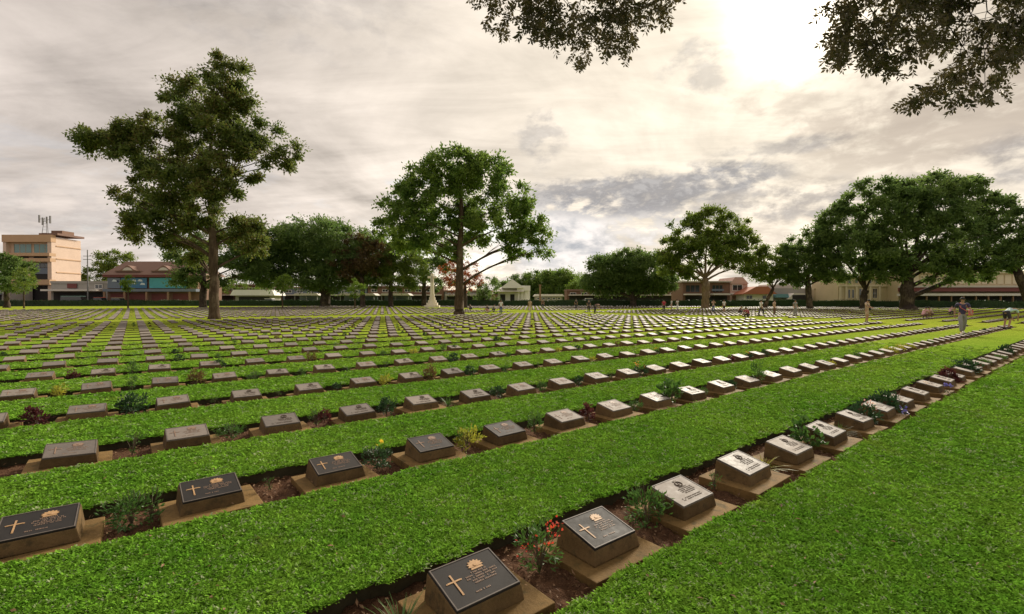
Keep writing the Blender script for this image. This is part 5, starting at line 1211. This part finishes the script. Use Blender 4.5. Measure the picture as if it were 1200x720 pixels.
def person(label, px, hpx, kind, top, legs, face, Y=None, shoes='shoe_dark', short=False, bag=None, skirt=False, hat=None, scale=1.0, extra=None):
    full = {'crouch': 1.03, 'bend': 1.15}.get(kind, 1.68) * scale
    Y = Y or full * FPX / hpx
    loc = gx(px, Y); root = empty('person', loc, face); root.scale = (scale,) * 3
    tag(root, label, 'person', 'visitors walking among the graves')
    j = pose(kind); K = list(j); idx = {k: i for i, k in enumerate(K)}
    V_ = [j[k] for k in K]
    rr = dict(pel=(.125, .10), bel=(.115, .09), che=(.135, .10), nek=.05, hed=(.075, .085), top=(.068, .075), hip=.085, kne=.055, ank=.038, sho=.055, elb=.040, wri=.028)
    def rad(k, add=0): r = rr[k] if k in rr else rr[k[:3]]; return tuple(q + add for q in r) if isinstance(r, tuple) else r + add
    E = [('pel', 'bel'), ('bel', 'che'), ('che', 'nek'), ('nek', 'hed'), ('hed', 'top')]
    for n in 'rl': E += [('pel', 'hip' + n), ('hip' + n, 'kne' + n), ('kne' + n, 'ank' + n), ('che', 'sho' + n), ('sho' + n, 'elb' + n), ('elb' + n, 'wri' + n)]
    body = skin_mesh('body', V_, [(idx[a], idx[b_]) for a, b_ in E], [rad(k) for k in K], 'skin')
    # hands with five fingers, nose and ears are joined into the same mesh
    h = MB()
    for n, s in (('r', -1), ('l', 1)):
        w = Vector(j['wri' + n]); d = (w - Vector(j['elb' + n])).normalized(); sd = d.cross(Vector((0, 1, .3))).normalized(); nn = d.cross(sd)
        palm = w + d * .09
        h.tube([w - d * .02, w + d * .04, palm], [(.026, .018), (.038, .016), (.036, .013)], 8)
        for q, l in ((-.027, .062), (-.009, .074), (.009, .078), (.027, .068)):
            p0 = palm + sd * q; h.tube([p0 - d * .012, p0 + d * l * .55 + nn * .006, p0 + d * l * .9 + nn * .025], [.0088, .008, .0065], 6)
        p0 = w + d * .035 + sd * .034; h.tube([p0, p0 + sd * .025 + d * .03, p0 + sd * .03 + d * .065 + nn * .012], [.0105, .0095, .0075], 6)
    hd = (Vector(j['hed']) + Vector(j['top'])) / 2; up = (Vector(j['top']) - Vector(j['nek'])).normalized(); fw = Vector((0, -1, 0)); fw = (fw - up * fw.dot(up)).normalized(); lf = up.cross(fw)
    h.tube([hd + fw * .075 + up * .02, hd + fw * .105 - up * .015, hd + fw * .078 - up * .03], [.008, .014, .008], 6)
    for s in (-1, 1): h.tube([hd + lf * s * .076 + up * .015, hd + lf * s * .088 - up * .0, hd + lf * s * .076 - up * .025], [.012, .014, .008], 6)
    h.tube([hd + fw * .083 - up * .052 - lf * .02, hd + fw * .09 - up * .052, hd + fw * .083 - up * .052 + lf * .02], [.004, .006, .004], 5)
    hm = h.mesh('hands', M['skin'], smooth=True)
    bm = bmesh.new(); bm.from_mesh(body); bm.from_mesh(hm); bm.to_mesh(body); bm.free(); bpy.data.meshes.remove(hm)
    bo = link('body', body, root)
    for s in (-1, 1): MB().lathe([(.004, -.006), (.010, 0), (.004, .006)], 6, tuple(hd + fw * .079 + lf * s * .03 + up * .012)).build('eye', M['hair'], bo)
    # hair or hat: a cap over the skull
    hc = MB(); prof = []
    for t in range(6): a = t / 5 * math.pi / 2; prof.append((.098 * math.cos(a) + .002, .105 * math.sin(a)))
    hc.lathe(prof, 12); c0 = hd + up * .0 - fw * .012
    rot = Vector((0, 0, 1)).rotation_difference((up - fw * .25).normalized())
    hc.v = [tuple(c0 + rot @ Vector(q)) for q in hc.v]
    if hat: hc.prism([(c0.x + .13 * math.cos(q) , c0.y + .16 * math.sin(q) - .02) for q in [i * math.pi / 6 for i in range(12)]], c0.z + .03, c0.z + .04)
    hc.build('hat' if hat else 'hair', M[hat or 'hair'], root, smooth=True)
    # shirt
    sl = ['bel', 'che', 'nek'] + ['sho' + n for n in 'rl'] + ['elb' + n for n in 'rl']
    sv = {k: Vector(j[k]) for k in sl}; sv['pelx'] = Vector(j['pel']) + (Vector(j['pel']) - Vector(j['bel'])) * .2
    sv['nek'] = Vector(j['che']).lerp(Vector(j['nek']), .72)
    for n in 'rl': sv['elb' + n] = Vector(j['sho' + n]).lerp(Vector(j['elb' + n]), .75)
    ks = list(sv); ii = {k: i for i, k in enumerate(ks)}
    SE = [('pelx', 'bel'), ('bel', 'che'), ('che', 'nek')] + [('che', 'sho' + n) for n in 'rl'] + [('sho' + n, 'elb' + n) for n in 'rl']
    srad = {'pelx': (.155, .125), 'bel': (.140, .115), 'che': (.155, .118), 'nek': (.075, .07)}
    link('shirt', skin_mesh('shirt', [tuple(sv[k]) for k in ks], [(ii[a], ii[b_]) for a, b_ in SE], [srad.get(k, .070 if k[:3] == 'sho' else .060) for k in ks], top, root=ii['bel']), root)
    # trousers, shorts or skirt
    tv = {'bel': Vector(j['pel']).lerp(Vector(j['bel']), .35), 'pel': Vector(j['pel'])}
    for n in 'rl':
        tv['hip' + n] = Vector(j['hip' + n]); kk = Vector(j['kne' + n]); aa = Vector(j['ank' + n])
        tv['kne' + n] = kk if not short else Vector(j['hip' + n]).lerp(kk, .85)
        if not short: tv['ank' + n] = kk.lerp(aa, .93)
    ks = list(tv); ii = {k: i for i, k in enumerate(ks)}
    TE = [('bel', 'pel')] + [('pel', 'hip' + n) for n in 'rl'] + [('hip' + n, 'kne' + n) for n in 'rl'] + ([] if short else [('kne' + n, 'ank' + n) for n in 'rl'])
    trad = {'bel': (.135, .11), 'pel': (.145, .115), 'hip': .102, 'kne': .076, 'ank': .060}
    link('trousers' if not short else 'shorts', skin_mesh('trousers', [tuple(tv[k]) for k in ks], [(ii[a], ii[b_]) for a, b_ in TE], [trad.get(k, trad.get(k[:3])) for k in ks], legs, root=ii['pel']), root)
    for n in 'rl':
        a = Vector(j['ank' + n])
        MB().tube([a + Vector((0, .07, -.045)), a + Vector((0, -.02, -.03)), a + Vector((0, -.12, -.05)), a + Vector((0, -.19, -.055))], [(.03, .03), (.045, .045), (.045, .03), (.03, .02)], 8).build('shoe', M[shoes], root, smooth=True)
    if bag:
        m = MB(); c = Vector((.26, .04, .98)) if kind != 'crouch' else Vector((.3, .1, .2))
        m.prism([(c.x - .03, c.z - .14), (c.x + .08, c.z - .13), (c.x + .09, c.z + .10), (c.x + .03, c.z + .14), (c.x - .03, c.z + .11)], c.y - .14, c.y + .14, axis='y')
        bg_ = empty('shoulder_bag', loc, face); bg_.scale = (scale,) * 3
        bd = m.build('pouch', M[bag], bg_, bevel=.03)
        MB().tube([(c.x + .02, c.y, c.z + .1), (.17, .1, 1.25), (.0, .12, 1.44), (-.12, 0, 1.40), (-.1, -.14, 1.2), (.1, -.14, 1.05), (c.x - .02, c.y - .12, c.z + .1)], .014, 5).build('strap', M[bag], bg_)
        tag(bg_, {'bag_red': 'pink-red shoulder bag carried by the walker at the right', 'bag_black': 'black shoulder bag carried by the visitor in a beige top'}[bag], 'bag')
    return root
F_ = 0.0; B_ = math.pi; Lf, Rt = -math.pi / 2, math.pi / 2      # facing camera, away, picture left, picture right
person('person in dark top and grey trousers walking among the rows at right', 1128, 44, 'walk', 'cl_navy', 'cl_grey', -.5, shoes='shoe_white', bag='bag_red')
person('person in pale teal shirt bending forward near the right edge', 1180, 25, 'bend', 'cl_teal', 'cl_dark', Rt + .2, hat='cl_grey', short=True)
person('person in beige top holding a black bag left of the largest tree', 1016, 28, 'look', 'cl_beige', 'cl_beige', F_ + .5, bag='bag_black', short=True)
person('person in white shirt and dark trousers walking before the red tiled house', 892, 19.5, 'walk', 'cl_white', 'cl_dark', Rt + .3)
person('person in pinkish beige clothes following the white-shirted walker', 907.5, 18.5, 'stand', 'cl_beige', 'cl_brown', Rt)
person('person in dark grey clothes standing left of the forked tree', 932, 19, 'stand', 'cl_grey', 'cl_grey', F_ + .2)
person('person in dark red crouching at a grave', 876, 14.0, 'crouch', 'cl_maroon', 'cl_dark', Lf + .3)
person('person in dark clothes crouching beside the one in dark red', 867, 11.0, 'crouch', 'cl_brown', 'cl_dark', Rt - .4)
person('person in bright red shirt standing near the dome-shaped rain tree', 778, 15, 'stand', 'cl_red', 'cl_dark', B_)
person('person in white shirt next to the one in bright red', 787, 13.5, 'stand', 'cl_white', 'cl_beige', Lf)
person('person in pale clothes right of the red and white shirted pair', 794, 13, 'look', 'cl_white', 'cl_white', Lf + .4)
person('person in beige and dark clothes right of the pale tree trunk', 836, 15.5, 'camera', 'cl_beige', 'cl_blue', F_)
person('person in white shirt and dark shorts right of the pale tree trunk', 848.5, 15.5, 'stand', 'cl_white', 'cl_dark', B_ + .3, short=True)
person('person in dark clothes crouching right of the broad lawn tree trunk', 552, 8.6, 'crouch', 'cl_dark', 'cl_dark', Lf)
person('person in dark top crouching beside the pair near the broad tree', 572, 9.5, 'crouch', 'cl_dark', 'cl_pink', Lf + .5)
person('person in pale blue shirt crouching under the pavilion', 578, 9.2, 'crouch', 'cl_grey', 'cl_dark', Rt)
person('person in white shirt standing between broad tree and pavilion', 587, 17.5, 'stand', 'cl_white', 'cl_blue', F_ + .4, hat='cl_dark')
person('person in beige clothes before the pavilion columns', 621, 15, 'stand', 'cl_beige', 'cl_beige', B_)
person('person in dark red top beside the gate pillar', 636, 12.5, 'stand', 'cl_brown', 'cl_dark', F_)
person('person in dark clothes left of the dome-shaped rain tree', 675, 12.5, 'stand', 'cl_dark', 'cl_dark', B_)
person('taller person in dark clothes left of the dome-shaped rain tree', 690, 15, 'stand', 'cl_dark', 'cl_dark', F_)
person('person in reddish top bending over graves left of the rain tree', 697, 11, 'bend', 'cl_brown', 'cl_dark', Rt + .3)
person('person in pink shirt crouching just right of the largest trunk', 1083, 14, 'crouch', 'cl_pink', 'cl_brown', Rt)
person('second person in pink and white crouching right of the largest trunk', 1091, 13, 'crouch', 'cl_beige', 'cl_brown', Lf)
person('person in light pink crouching behind the walker in dark top', 1114, 11, 'crouch', 'cl_pink', 'cl_dark', Rt)
